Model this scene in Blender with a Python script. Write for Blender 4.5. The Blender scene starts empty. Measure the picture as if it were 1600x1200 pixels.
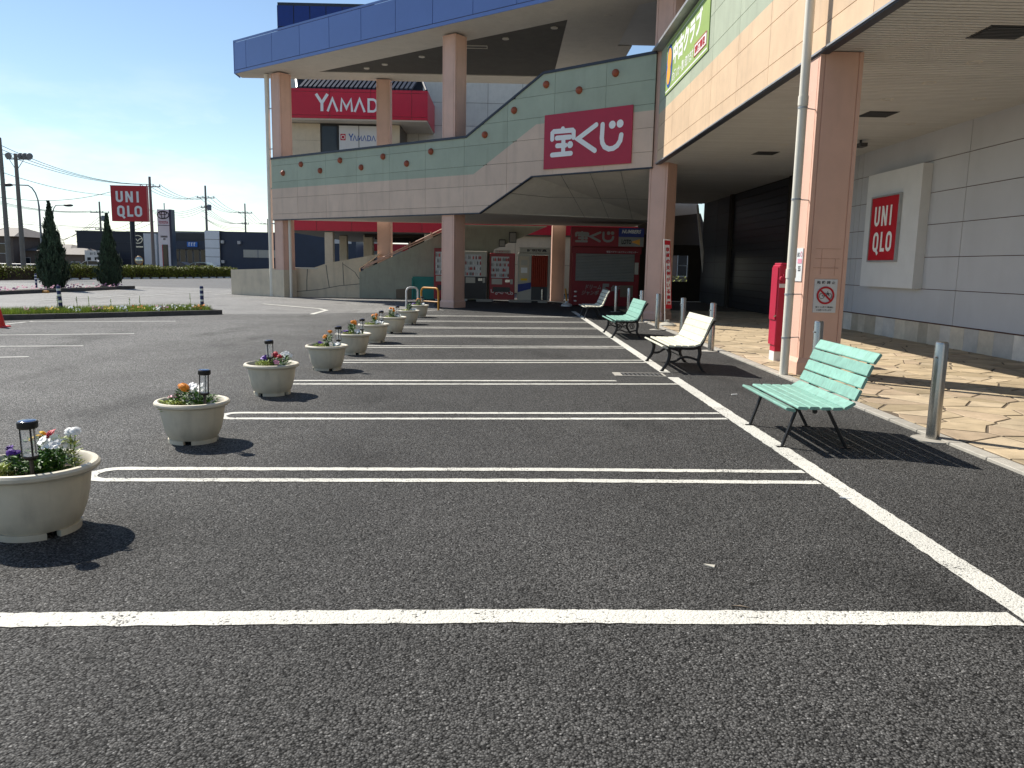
import bpy, bmesh, math, random
from mathutils import Vector, Matrix
random.seed(7)
R = math.radians
scene = bpy.context.scene
COL = scene.collection

# ------------------------------------------------------------------ camera
CAM_H, FPX = 1.65, 1215.0
PITCH, ROLL, YAW = math.atan(184 / FPX), R(1.1), R(0.6)
_f = Vector((math.sin(YAW) * math.cos(PITCH), math.cos(YAW) * math.cos(PITCH), -math.sin(PITCH)))
_r0 = Vector((math.cos(YAW), -math.sin(YAW), 0))
_d0 = _f.cross(_r0)
_r = math.cos(ROLL) * _r0 - math.sin(ROLL) * _d0
_d = math.sin(ROLL) * _r0 + math.cos(ROLL) * _d0
cam_data = bpy.data.cameras.new('camera')
cam_data.sensor_fit = 'HORIZONTAL'
cam_data.sensor_width = 36.0
cam_data.lens = FPX / 1600 * 36.0
cam_data.clip_start = 0.05
cam_data.clip_end = 3000
cam = bpy.data.objects.new('camera', cam_data)
COL.objects.link(cam)
_m = Matrix.Identity(4)
for i in range(3):
    _m[i][0] = _r[i]; _m[i][1] = -_d[i]; _m[i][2] = -_f[i]
_m[2][3] = CAM_H
cam.matrix_world = _m
scene.camera = cam

# ------------------------------------------------------------------ sun, sky, exposure
SUN_EL = R(46.0)
SUN_H = Vector((-0.785, 0.6195)).normalized()          # horizontal direction towards the sun
sun_dir = Vector((SUN_H.x * math.cos(SUN_EL), SUN_H.y * math.cos(SUN_EL), math.sin(SUN_EL)))
sd = bpy.data.lights.new('sun', 'SUN')
sd.energy = 5.0
sd.angle = R(0.5)
sd.color = (1.0, 0.94, 0.84)
sun = bpy.data.objects.new('sun', sd)
COL.objects.link(sun)
sun.rotation_euler = (-sun_dir).to_track_quat('-Z', 'Y').to_euler()

world = bpy.data.worlds.new('World')
scene.world = world
world.use_nodes = True
nt = world.node_tree
nt.nodes.clear()
wo = nt.nodes.new('ShaderNodeOutputWorld')
bg = nt.nodes.new('ShaderNodeBackground')
bg.inputs['Strength'].default_value = 0.09
sky = nt.nodes.new('ShaderNodeTexSky')
sky.sky_type = 'NISHITA'
sky.sun_disc = False
sky.sun_elevation = SUN_EL
sky.sun_rotation = math.atan2(SUN_H.x, SUN_H.y)
sky.air_density = 1.0
sky.dust_density = 0.0
sky.ozone_density = 1.4
tc = nt.nodes.new('ShaderNodeTexCoord')
mp = nt.nodes.new('ShaderNodeMapping')
mp.inputs['Scale'].default_value = (2.2, 2.2, 7.0)
mp.inputs['Location'].default_value = (3.1, 1.7, 0.0)
nz = nt.nodes.new('ShaderNodeTexNoise')
nz.inputs['Scale'].default_value = 2.3
nz.inputs['Detail'].default_value = 9
nz.inputs['Roughness'].default_value = 0.58
rp = nt.nodes.new('ShaderNodeValToRGB')
rp.color_ramp.elements[0].position = 0.47
rp.color_ramp.elements[1].position = 0.66
sep = nt.nodes.new('ShaderNodeSeparateXYZ')
mr = nt.nodes.new('ShaderNodeMapRange')                 # clouds lie low over the horizon
mr.inputs['From Min'].default_value = 0.22
mr.inputs['From Max'].default_value = 0.02
mu = nt.nodes.new('ShaderNodeMath'); mu.operation = 'MULTIPLY'
mu2 = nt.nodes.new('ShaderNodeMath'); mu2.operation = 'MULTIPLY'
mu2.inputs[1].default_value = 0.75
mx = nt.nodes.new('ShaderNodeMix'); mx.data_type = 'RGBA'
mx.inputs['B'].default_value = (9.0, 9.4, 9.8, 1)
L = nt.links.new
L(tc.outputs['Generated'], mp.inputs['Vector'])
L(mp.outputs['Vector'], nz.inputs['Vector'])
L(nz.outputs['Fac'], rp.inputs['Fac'])
L(tc.outputs['Generated'], sep.inputs[0])
L(sep.outputs['Z'], mr.inputs['Value'])
L(rp.outputs['Color'], mu.inputs[0])
L(mr.outputs['Result'], mu.inputs[1])
L(mu.outputs[0], mu2.inputs[0])
L(mu2.outputs[0], mx.inputs['Factor'])
L(sky.outputs['Color'], mx.inputs['A'])
L(mx.outputs['Result'], bg.inputs['Color'])
L(bg.outputs[0], wo.inputs[0])

vs = scene.view_settings
vs.view_transform = 'Standard'
vs.look = 'None'
vs.exposure = 0.62
vs.gamma = 1.0
vs.use_curve_mapping = False
scene.cycles.use_denoising = True
scene.cycles.max_bounces = 8
scene.cycles.diffuse_bounces = 4
scene.cycles.transparent_max_bounces = 8
scene.cycles.sample_clamp_indirect = 6.0

# ------------------------------------------------------------------ measured geometry helpers
def ray(u, v):
    return _r * ((u - 800) / FPX) + _d * ((v - 600) / FPX) + _f
CC = Vector((0, 0, CAM_H))
def on_ground(u, v, z=0.0):
    d = ray(u, v); return CC + d * ((z - CAM_H) / d.z)
def at_y(u, v, Y):
    d = ray(u, v); return CC + d * (Y / d.y)
TH = R(38)
FN = Vector((math.sin(TH), math.cos(TH), 0))            # facade: pointing into the building
FT = Vector((math.cos(TH), -math.sin(TH), 0))           # facade: to the right
FB = Vector((-2.4866, 30.7956, 0))
def fp(s, z, t=0.0):
    return FB + FT * s + FN * t + Vector((0, 0, z))

# ------------------------------------------------------------------ materials
def newmat(name):
    m = bpy.data.materials.new(name); m.use_nodes = True
    n = m.node_tree; b = n.nodes['Principled BSDF']
    return m, n, b
def mat(name, col, rough=0.6, metal=0.0, var=0.14, scale=2.5, bump=0.0, bscale=60.0, spec=0.4, rnd=0.0, dirt=0.0, stretch=None):
    m, n, b = newmat(name)
    N = n.nodes.new; l = n.links.new
    t = N('ShaderNodeTexCoord')
    geo = N('ShaderNodeNewGeometry')
    vec = geo.outputs['Position']
    if stretch:
        mpn = N('ShaderNodeMapping'); mpn.inputs['Scale'].default_value = stretch
        l(vec, mpn.inputs['Vector']); vec = mpn.outputs['Vector']
    a = N('ShaderNodeTexNoise'); a.inputs['Scale'].default_value = scale; a.inputs['Detail'].default_value = 6; a.inputs['Roughness'].default_value = .65
    l(vec, a.inputs['Vector'])
    r = N('ShaderNodeMapRange'); r.inputs['From Min'].default_value = .3; r.inputs['From Max'].default_value = .7
    r.inputs['To Min'].default_value = 1 - var; r.inputs['To Max'].default_value = 1 + var
    l(a.outputs['Fac'], r.inputs['Value'])
    fac = r.outputs['Result']
    if rnd:
        oi = N('ShaderNodeObjectInfo')
        ad = N('ShaderNodeMath'); ad.operation = 'ADD'
        l(oi.outputs['Random'], ad.inputs[0]); l(geo.outputs['Random Per Island'], ad.inputs[1])
        fr = N('ShaderNodeMath'); fr.operation = 'FRACT'; l(ad.outputs[0], fr.inputs[0])
        r2 = N('ShaderNodeMapRange'); r2.inputs['To Min'].default_value = 1 - rnd; r2.inputs['To Max'].default_value = 1 + rnd
        l(fr.outputs[0], r2.inputs['Value'])
        m2 = N('ShaderNodeMath'); m2.operation = 'MULTIPLY'; l(fac, m2.inputs[0]); l(r2.outputs['Result'], m2.inputs[1]); fac = m2.outputs[0]
    vm = N('ShaderNodeVectorMath'); vm.operation = 'SCALE'
    vm.inputs[0].default_value = col[:3]
    l(fac, vm.inputs['Scale'])
    out = vm.outputs[0]
    if dirt:
        d = N('ShaderNodeTexNoise'); d.inputs['Scale'].default_value = scale * 3.1; d.inputs['Detail'].default_value = 8
        mpd = N('ShaderNodeMapping'); mpd.inputs['Scale'].default_value = (1, 1, .18)
        l(geo.outputs['Position'], mpd.inputs['Vector']); l(mpd.outputs['Vector'], d.inputs['Vector'])
        dr = N('ShaderNodeMapRange'); dr.inputs['From Min'].default_value = .52; dr.inputs['From Max'].default_value = .78
        dr.inputs['To Max'].default_value = dirt
        l(d.outputs['Fac'], dr.inputs['Value'])
        mxd = N('ShaderNodeMix'); mxd.data_type = 'RGBA'
        mxd.inputs['B'].default_value = (.10, .085, .07, 1)
        l(dr.outputs['Result'], mxd.inputs['Factor']); l(out, mxd.inputs['A']); out = mxd.outputs['Result']
    l(out, b.inputs['Base Color'])
    b.inputs['Roughness'].default_value = rough
    b.inputs['Metallic'].default_value = metal
    b.inputs['Specular IOR Level'].default_value = spec
    if bump:
        bn = N('ShaderNodeTexNoise'); bn.inputs['Scale'].default_value = bscale; bn.inputs['Detail'].default_value = 4
        l(geo.outputs['Position'], bn.inputs['Vector'])
        bp = N('ShaderNodeBump'); bp.inputs['Strength'].default_value = bump; bp.inputs['Distance'].default_value = .01
        l(bn.outputs['Fac'], bp.inputs['Height']); l(bp.outputs['Normal'], b.inputs['Normal'])
    return m

def asphalt_mat(name, lo, hi, cell=105.0, bump=0.9, tint=(1, 1, 1), big=.18, spec=.35, rough=.72, paint=None, lane=False):
    m, n, b = newmat(name)
    N = n.nodes.new; l = n.links.new
    geo = N('ShaderNodeNewGeometry'); P = geo.outputs['Position']
    v = N('ShaderNodeTexVoronoi'); v.inputs['Scale'].default_value = cell; v.inputs['Randomness'].default_value = 1
    v2 = N('ShaderNodeTexVoronoi'); v2.inputs['Scale'].default_value = cell * .46
    wn = N('ShaderNodeTexNoise'); wn.inputs['Scale'].default_value = 30; wn.inputs['Detail'].default_value = 3
    l(P, wn.inputs['Vector'])
    dv = N('ShaderNodeVectorMath'); dv.operation = 'MULTIPLY_ADD'
    dv.inputs[1].default_value = (.012, .012, .012)
    l(wn.outputs['Color'], dv.inputs[0]); l(P, dv.inputs[2])
    l(dv.outputs[0], v.inputs['Vector']); l(dv.outputs[0], v2.inputs['Vector'])
    sp = N('ShaderNodeSeparateColor'); l(v.outputs['Color'], sp.inputs[0])
    cr = N('ShaderNodeMapRange'); cr.inputs['To Min'].default_value = lo; cr.inputs['To Max'].default_value = hi
    l(sp.outputs[0], cr.inputs['Value'])
    # pale grit stones here and there
    gt = N('ShaderNodeMath'); gt.operation = 'GREATER_THAN'; gt.inputs[1].default_value = .965
    l(sp.outputs[1], gt.inputs[0])
    ga = N('ShaderNodeMath'); ga.operation = 'MULTIPLY_ADD'; ga.inputs[1].default_value = .12
    l(gt.outputs[0], ga.inputs[0]); l(cr.outputs['Result'], ga.inputs[2])
    bgn = N('ShaderNodeTexNoise'); bgn.inputs['Scale'].default_value = .35; bgn.inputs['Detail'].default_value = 7; bgn.inputs['Roughness'].default_value = .7
    l(P, bgn.inputs['Vector'])
    br = N('ShaderNodeMapRange'); br.inputs['From Min'].default_value = .3; br.inputs['From Max'].default_value = .7
    br.inputs['To Min'].default_value = 1 - big; br.inputs['To Max'].default_value = 1 + big
    l(bgn.outputs['Fac'], br.inputs['Value'])
    # tyre marks and stains with a shape of their own
    st = N('ShaderNodeTexNoise'); st.inputs['Scale'].default_value = 1.1; st.inputs['Detail'].default_value = 5
    ms = N('ShaderNodeMapping'); ms.inputs['Scale'].default_value = (.9, .35, 1)
    l(P, ms.inputs['Vector']); l(ms.outputs['Vector'], st.inputs['Vector'])
    sr = N('ShaderNodeMapRange'); sr.inputs['From Min'].default_value = .57; sr.inputs['From Max'].default_value = .72
    sr.inputs['To Min'].default_value = 1.0; sr.inputs['To Max'].default_value = .62
    l(st.outputs['Fac'], sr.inputs['Value'])
    bt = N('ShaderNodeMapRange'); bt.inputs['From Min'].default_value = .35; bt.inputs['From Max'].default_value = .75
    bt.inputs['To Min'].default_value = 1.0; bt.inputs['To Max'].default_value = .25
    l(v.outputs['Distance'], bt.inputs['Value'])
    gb = N('ShaderNodeMath'); gb.operation = 'MULTIPLY'; l(ga.outputs[0], gb.inputs[0]); l(bt.outputs['Result'], gb.inputs[1])
    a1 = N('ShaderNodeMath'); a1.operation = 'MULTIPLY'; l(gb.outputs[0], a1.inputs[0]); l(br.outputs['Result'], a1.inputs[1])
    a2 = N('ShaderNodeMath'); a2.operation = 'MULTIPLY'; l(a1.outputs[0], a2.inputs[0]); l(sr.outputs['Result'], a2.inputs[1])
    if lane:   # sheen towards the sun put into the colour, paler left of the planters
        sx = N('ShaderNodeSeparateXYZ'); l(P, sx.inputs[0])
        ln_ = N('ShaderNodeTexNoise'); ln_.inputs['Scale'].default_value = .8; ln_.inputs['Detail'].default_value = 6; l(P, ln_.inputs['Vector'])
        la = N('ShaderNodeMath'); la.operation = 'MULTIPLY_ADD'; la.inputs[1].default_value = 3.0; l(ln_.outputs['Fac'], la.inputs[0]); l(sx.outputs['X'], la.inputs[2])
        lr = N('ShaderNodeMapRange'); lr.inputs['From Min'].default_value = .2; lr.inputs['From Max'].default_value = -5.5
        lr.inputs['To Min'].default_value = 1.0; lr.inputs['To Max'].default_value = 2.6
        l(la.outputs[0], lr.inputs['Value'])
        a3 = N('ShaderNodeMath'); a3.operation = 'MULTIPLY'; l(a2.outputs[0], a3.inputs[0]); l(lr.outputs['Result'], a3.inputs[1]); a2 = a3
    vm = N('ShaderNodeVectorMath'); vm.operation = 'SCALE'; vm.inputs[0].default_value = tint
    l(a2.outputs[0], vm.inputs['Scale'])
    out = vm.outputs[0]
    hgt = N('ShaderNodeMath'); hgt.operation = 'ADD'
    l(v.outputs['Distance'], hgt.inputs[0]); l(v2.outputs['Distance'], hgt.inputs[1])
    inv = N('ShaderNodeMath'); inv.operation = 'MULTIPLY'; inv.inputs[1].default_value = -1
    l(hgt.outputs[0], inv.inputs[0])
    if paint:
        wv = N('ShaderNodeTexNoise'); wv.inputs['Scale'].default_value = 3.0; wv.inputs['Detail'].default_value = 8; wv.inputs['Roughness'].default_value = .75
        l(P, wv.inputs['Vector'])
        # paint is gone in the deepest pits and where it is worn
        dd = N('ShaderNodeMath'); dd.operation = 'MULTIPLY_ADD'; dd.inputs[1].default_value = .42
        l(hgt.outputs[0], dd.inputs[0]); l(wv.outputs['Fac'], dd.inputs[2])
        pr = N('ShaderNodeMapRange'); pr.inputs['From Min'].default_value = 1.06; pr.inputs['From Max'].default_value = 1.20
        pr.inputs['To Min'].default_value = 1.0; pr.inputs['To Max'].default_value = 0.0
        l(dd.outputs[0], pr.inputs['Value'])
        pv = N('ShaderNodeVectorMath'); pv.operation = 'SCALE'; pv.inputs[0].default_value = paint
        l(br.outputs['Result'], pv.inputs['Scale'])
        mxp = N('ShaderNodeMix'); mxp.data_type = 'RGBA'
        l(pr.outputs['Result'], mxp.inputs['Factor']); l(out, mxp.inputs['A']); l(pv.outputs[0], mxp.inputs['B'])
        out = mxp.outputs['Result']
    l(out, b.inputs['Base Color'])
    b.inputs['Roughness'].default_value = rough
    b.inputs['Specular IOR Level'].default_value = spec
    bp = N('ShaderNodeBump'); bp.inputs['Strength'].default_value = bump; bp.inputs['Distance'].default_value = .006
    l(inv.outputs[0], bp.inputs['Height']); l(bp.outputs['Normal'], b.inputs['Normal'])
    return m

def emat(name, col, s):
    m, n, b = newmat(name)
    b.inputs['Base Color'].default_value = (*col, 1)
    b.inputs['Emission Color'].default_value = (*col, 1); b.inputs['Emission Strength'].default_value = s
    return m
def glassmat(name, col=(.9, .92, .92), rough=.05, alpha=None):
    m, n, b = newmat(name)
    b.inputs['Base Color'].default_value = (*col, 1)
    b.inputs['Roughness'].default_value = rough
    b.inputs['Transmission Weight'].default_value = 1.0 if alpha is None else 0.0
    b.inputs['IOR'].default_value = 1.45
    if alpha is not None: b.inputs['Alpha'].default_value = alpha
    return m

M = {}
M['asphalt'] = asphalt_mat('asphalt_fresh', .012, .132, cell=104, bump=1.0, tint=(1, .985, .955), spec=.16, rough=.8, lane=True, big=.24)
M['asphalt_old'] = asphalt_mat('asphalt_old', .17, .30, cell=80, bump=.35, tint=(1, .98, .94), big=.22)
M['asphalt_far'] = asphalt_mat('asphalt_far', .07, .14, cell=80, bump=.4, big=.2)
M['paint'] = asphalt_mat('worn_white_paint', .020, .125, bump=.6, paint=(.56, .55, .50))
M['paint_faded'] = asphalt_mat('faded_white_paint', .06, .14, bump=.5, paint=(.42, .42, .39))
M['pink'] = mat('pink_pillar_render', (.66, .42, .325), .55, var=.07, scale=1.2, bump=.12, bscale=180, dirt=.12)
M['glue'] = mat('glue_trace', (.50, .29, .215), .6, var=.2, scale=20)
M['pink_panel'] = mat('pale_pink_panel', (.62, .465, .355), .6, var=.07, scale=1.1, bump=.12, bscale=150, rnd=.035, dirt=.2)
M['beige_panel'] = mat('peach_panel', (.60, .435, .285), .6, var=.09, scale=1.6, bump=.12, bscale=150, rnd=.05, dirt=.16)
M['green_panel'] = mat('sage_panel', (.36, .405, .305), .6, var=.08, scale=1.1, bump=.12, bscale=150, rnd=.04, dirt=.18)
M['joint'] = mat('dark_joint', (.12, .10, .085), .9)
M['cap'] = mat('navy_coping', (.025, .032, .05), .45, var=.2)
M['blue_panel'] = mat('blue_metal_panel', (.115, .19, .46), .32, var=.05, scale=.6, rnd=.04, spec=.6)
M['deep_blue'] = mat('deep_blue_panel', (.006, .03, .20), .3, var=.08, rnd=.06)
M['white_soffit'] = mat('offwhite_soffit', (.58, .55, .49), .7, var=.06, dirt=.1)
M['dark_soffit'] = mat('grey_slat_soffit', (.13, .125, .115), .7, var=.1)
M['slat'] = mat('cream_soffit_slat', (.56, .565, .555), .5, var=.05, rnd=.05)
M['gap'] = mat('soffit_gap', (.035, .03, .025), .9)
M['wall_panel'] = mat('grey_wall_panel', (.45, .465, .49), .5, var=.05, scale=.8, rnd=.02, dirt=.06)
M['brown_joint'] = mat('brown_joint', (.10, .045, .035), .8)
for _i, _c in enumerate(((.60, .53, .42), (.52, .50, .46), (.66, .62, .55), (.46, .40, .31))): M['tile%d' % _i] = mat('marble_tile_%s' % 'abcd'[_i], _c, .4, var=.16, scale=3.2, rnd=.12)
M['tower_white'] = mat('tower_white', (.78, .79, .80), .5, var=.04)
M['white_box'] = mat('white_sign_box', (.60, .62, .63), .45, var=.04)
M['sign_red'] = mat('sign_red', (.46, .010, .022), .38, var=.04, scale=.8)
M['dark_red'] = mat('dark_sign_red', (.40, .014, .045), .45, var=.05)
M['yam_red'] = mat('crimson_metal_panel', (.52, .009, .035), .35, var=.05, rnd=.05)
M['white'] = mat('white_lettering', (.80, .80, .78), .45, var=.03)
M['black'] = mat('black_paint', (.012, .012, .013), .42, var=.2)
M['blacktext'] = mat('black_lettering', (.015, .015, .02), .5)
M['navy'] = mat('navy_cladding', (.032, .045, .075), .5, var=.12, scale=.5)
M['dark_navy'] = mat('dark_navy_cladding', (.010, .015, .030), .42, var=.15, scale=.5)
M['store_wall'] = mat('light_store_panel', (.52, .52, .49), .55, var=.06, rnd=.04, dirt=.12)
M['cream_wall'] = mat('cream_store_wall', (.55, .48, .36), .6, var=.07, dirt=.1)
M['concrete'] = mat('weathered_concrete', (.64, .54, .40), .8, var=.12, scale=1.2, bump=.25, dirt=.22)
M['stairwall'] = mat('grey_green_stair_wall', (.33, .335, .27), .75, var=.08, dirt=.2)
M['pipe'] = mat('cream_pvc_pipe', (.72, .68, .58), .4, var=.06, dirt=.12)
M['steel'] = mat('brushed_steel', (.40, .39, .37), .26, metal=.95, var=.08, scale=60, stretch=(1, 1, .05))
M['galv'] = mat('galvanised_steel', (.42, .43, .44), .5, metal=.7, var=.15)
M['mint'] = mat('mint_painted_wood', (.205, .39, .325), .45, var=.16, scale=9, bump=.15, bscale=90, rnd=.09, dirt=.3)
M['cream_slat'] = mat('cream_painted_wood', (.60, .59, .48), .5, var=.10, scale=8, rnd=.06, dirt=.28)
M['iron'] = mat('black_cast_iron', (.014, .014, .015), .45, var=.25, bump=.15, bscale=120)
M['planter'] = mat('beige_plastic_planter', (.58, .53, .42), .5, var=.10, scale=4, bump=.06, bscale=200, dirt=.22, rnd=.06)
M['soil'] = mat('dark_soil', (.05, .035, .022), .95, var=.4, scale=40, bump=.8, bscale=60)
M['leaf'] = mat('plant_leaf', (.07, .16, .03), .5, var=.3, scale=30, rnd=.45)
M['leaf_var'] = mat('variegated_leaf', (.36, .42, .13), .5, var=.45, scale=60, rnd=.4)
M['petal_white'] = mat('white_petal', (.82, .82, .80), .6, var=.04)
M['petal_orange'] = mat('orange_petal', (.80, .26, .012), .6, var=.2, scale=60, rnd=.25)
M['petal_red'] = mat('red_petal', (.45, .006, .03), .6, var=.2, scale=60)
M['petal_purple'] = mat('purple_petal', (.10, .025, .28), .6, var=.25, scale=60)
M['petal_pink'] = mat('pink_petal', (.60, .26, .34), .6, var=.2, scale=60)
M['petal_yellow'] = mat('yellow_petal', (.80, .52, .02), .6, var=.15, scale=60)
M['clear'] = glassmat('clear_tube', alpha=.25)
M['solar'] = mat('solar_cell', (.02, .04, .12), .15, var=.1, spec=.6)
M['kerb'] = mat('concrete_kerb', (.34, .32, .28), .8, var=.14, scale=6, bump=.25, rnd=.08, dirt=.25)
M['kerb_dark'] = mat('dark_kerb', (.085, .08, .075), .85, var=.2, scale=6, bump=.25, rnd=.12)
for _i, _c in enumerate(((.40, .315, .205), (.37, .285, .195), (.43, .345, .235), (.33, .26, .165))): M['stone%d' % _i] = mat('sandstone_flag_%s' % 'abcd'[_i], _c, .7, var=.22, scale=3.2, bump=.35, bscale=16, rnd=.14)
M['mortar'] = mat('mortar', (.11, .085, .06), .9, var=.15, bump=.3)
M['navy_post'] = mat('navy_post', (.012, .02, .10), .4)
M['reflective'] = mat('white_reflective', (.75, .75, .75), .35)
M['cone_red'] = mat('red_cone', (.75, .035, .03), .45, var=.05)
M['cypress'] = mat('cypress_foliage', (.038, .066, .036), .7, var=.4, scale=2.0, rnd=.6)
M['bark'] = mat('bark', (.09, .06, .04), .9, var=.3, bump=.4, bscale=40)
M['hedge'] = mat('hedge_leaf', (.23, .245, .04), .6, var=.4, scale=1.6, rnd=.5)
M['grass'] = mat('yellow_green_grass', (.30, .37, .06), .6, var=.3, scale=1.2, rnd=.45)
M['pole'] = mat('concrete_pole', (.20, .185, .165), .8, var=.12)
M['wire'] = mat('black_cable', (.02, .02, .022), .6)
M['lamp_pole'] = mat('grey_lamp_pole', (.22, .23, .24), .5)
M['house'] = mat('brown_house_wall', (.14, .105, .085), .8, var=.12)
M['roof'] = mat('brown_roof_tile', (.13, .11, .095), .7, var=.2, scale=3)
M['glass'] = mat('dark_glass', (.025, .03, .035), .06, var=.1, spec=.35)
M['vend_white'] = mat('pale_machine_body', (.44, .42, .36), .4, var=.04)
M['vend_red'] = mat('red_machine_body', (.28, .009, .018), .35, var=.05)
M['vend_dark'] = mat('machine_dark_panel', (.02, .02, .025), .35)
M['bottle'] = mat('drink_bottle', (.42, .42, .42), .3, var=.3, scale=20, rnd=.7)
M['bottle_red'] = mat('red_drink_bottle', (.40, .05, .05), .3, var=.3, scale=20, rnd=.5)
M['curtain'] = mat('rust_red_curtain', (.30, .045, .025), .85, var=.12, scale=8)
M['booth_blue'] = mat('booth_blue', (.02, .04, .22), .5)
M['booth_sign'] = mat('booth_sign_red', (.24, .008, .016), .5)
M['shutter'] = mat('grey_roller_shutter', (.24, .24, .22), .45, var=.06)
M['booth_red'] = mat('booth_red', (.20, .006, .012), .5, var=.08)
M['dark_shutter'] = mat('dark_entrance_shutter', (.018, .020, .026), .35, var=.12)
M['dark_panel'] = mat('charcoal_panel', (.045, .048, .052), .5, var=.08, rnd=.05)
M['teal'] = mat('teal_sheet', (.02, .20, .17), .5, var=.1)
M['yellow_pipe'] = mat('yellow_pipe', (.50, .22, .02), .5, var=.15)
M['white_pipe'] = mat('white_pipe', (.62, .62, .60), .45, var=.1)
M['flag_white'] = mat('banner_cloth', (.70, .70, .72), .8, var=.05)
M['banner_green'] = mat('lime_banner', (.30, .42, .13), .5, var=.06)
M['banner_orange'] = mat('orange_print', (.78, .36, .05), .5)
M['banner_blue'] = mat('blue_print', (.02, .09, .36), .5)
M['brown_canopy'] = mat('brown_canopy', (.16, .125, .09), .7, var=.06, rnd=.05)
M['car'] = mat('silver_blue_car', (.36, .45, .48), .25, metal=.4, spec=.7)
M['blue_sign'] = mat('blue_sign', (.02, .15, .55), .4)
M['far_white'] = mat('white_house', (.62, .61, .58), .7, var=.05)
M['mirror'] = mat('mirror_face', (.45, .45, .40), .08, metal=.9)
M['drain'] = mat('drain_grate', (.13, .13, .13), .5, metal=.6, var=.2)
M['pit'] = mat('drain_pit', (.01, .01, .01), .9)

# ------------------------------------------------------------------ lettering from the built-in font
_txt = {}
def prep_texts(items):
    obs = []
    for key, bold in items:
        c = bpy.data.curves.new('lettering_source', 'FONT'); c.body = key; c.size = 1.0; c.offset = bold; c.resolution_u = 2
        o = bpy.data.objects.new('lettering_source', c); COL.objects.link(o); obs.append((key, o))
    bpy.context.view_layer.update()
    dg = bpy.context.evaluated_depsgraph_get()
    for key, o in obs:
        me = bpy.data.meshes.new_from_object(o.evaluated_get(dg))
        vs_ = [tuple(v.co) for v in me.vertices]; fs = [tuple(p.vertices) for p in me.polygons]
        if vs_:
            x0 = min(v[0] for v in vs_); x1 = max(v[0] for v in vs_); y0 = min(v[1] for v in vs_); y1 = max(v[1] for v in vs_)
            _txt[key] = ([((v[0] - x0) / max(x1 - x0, 1e-6), (v[1] - y0) / max(y1 - y0, 1e-6)) for v in vs_], fs)
        bpy.data.meshes.remove(me)
    for key, o in obs:
        c = o.data; bpy.data.objects.remove(o); bpy.data.curves.remove(c)
prep_texts([('TOYOTA', .03), ('駐 輪 禁 止', .02), ('宝くじ売り場(前)', .02), ('にお願いいたします', .02), ('中古クラブ', .05),
            ('お酒 いか・買い取ります', .02), ('高価買取', .03), ('NUMBERS', .03), ('LOTO', .05), ('埼玉ペイワールドチャンスセンター', .01),
            ('ドリーム', .02), ('ジャンボ', .02), ('5', .05), ('億円', .03), ('田舎', .05), ('お食事処', .02), ('YAMADA', .04), ('証明写真', .03),
            ('幸', .04), ('運', .04), ('の', .04), ('女', .04), ('神', .04), ('が', .04), ('い', .04), ('る', .04), ('売', .04), ('場', .04), ('n', .03),
            ('出口', .02), ('55', .03), ('つめた～い', .02), ('BEVERAGE', .02)])

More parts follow.
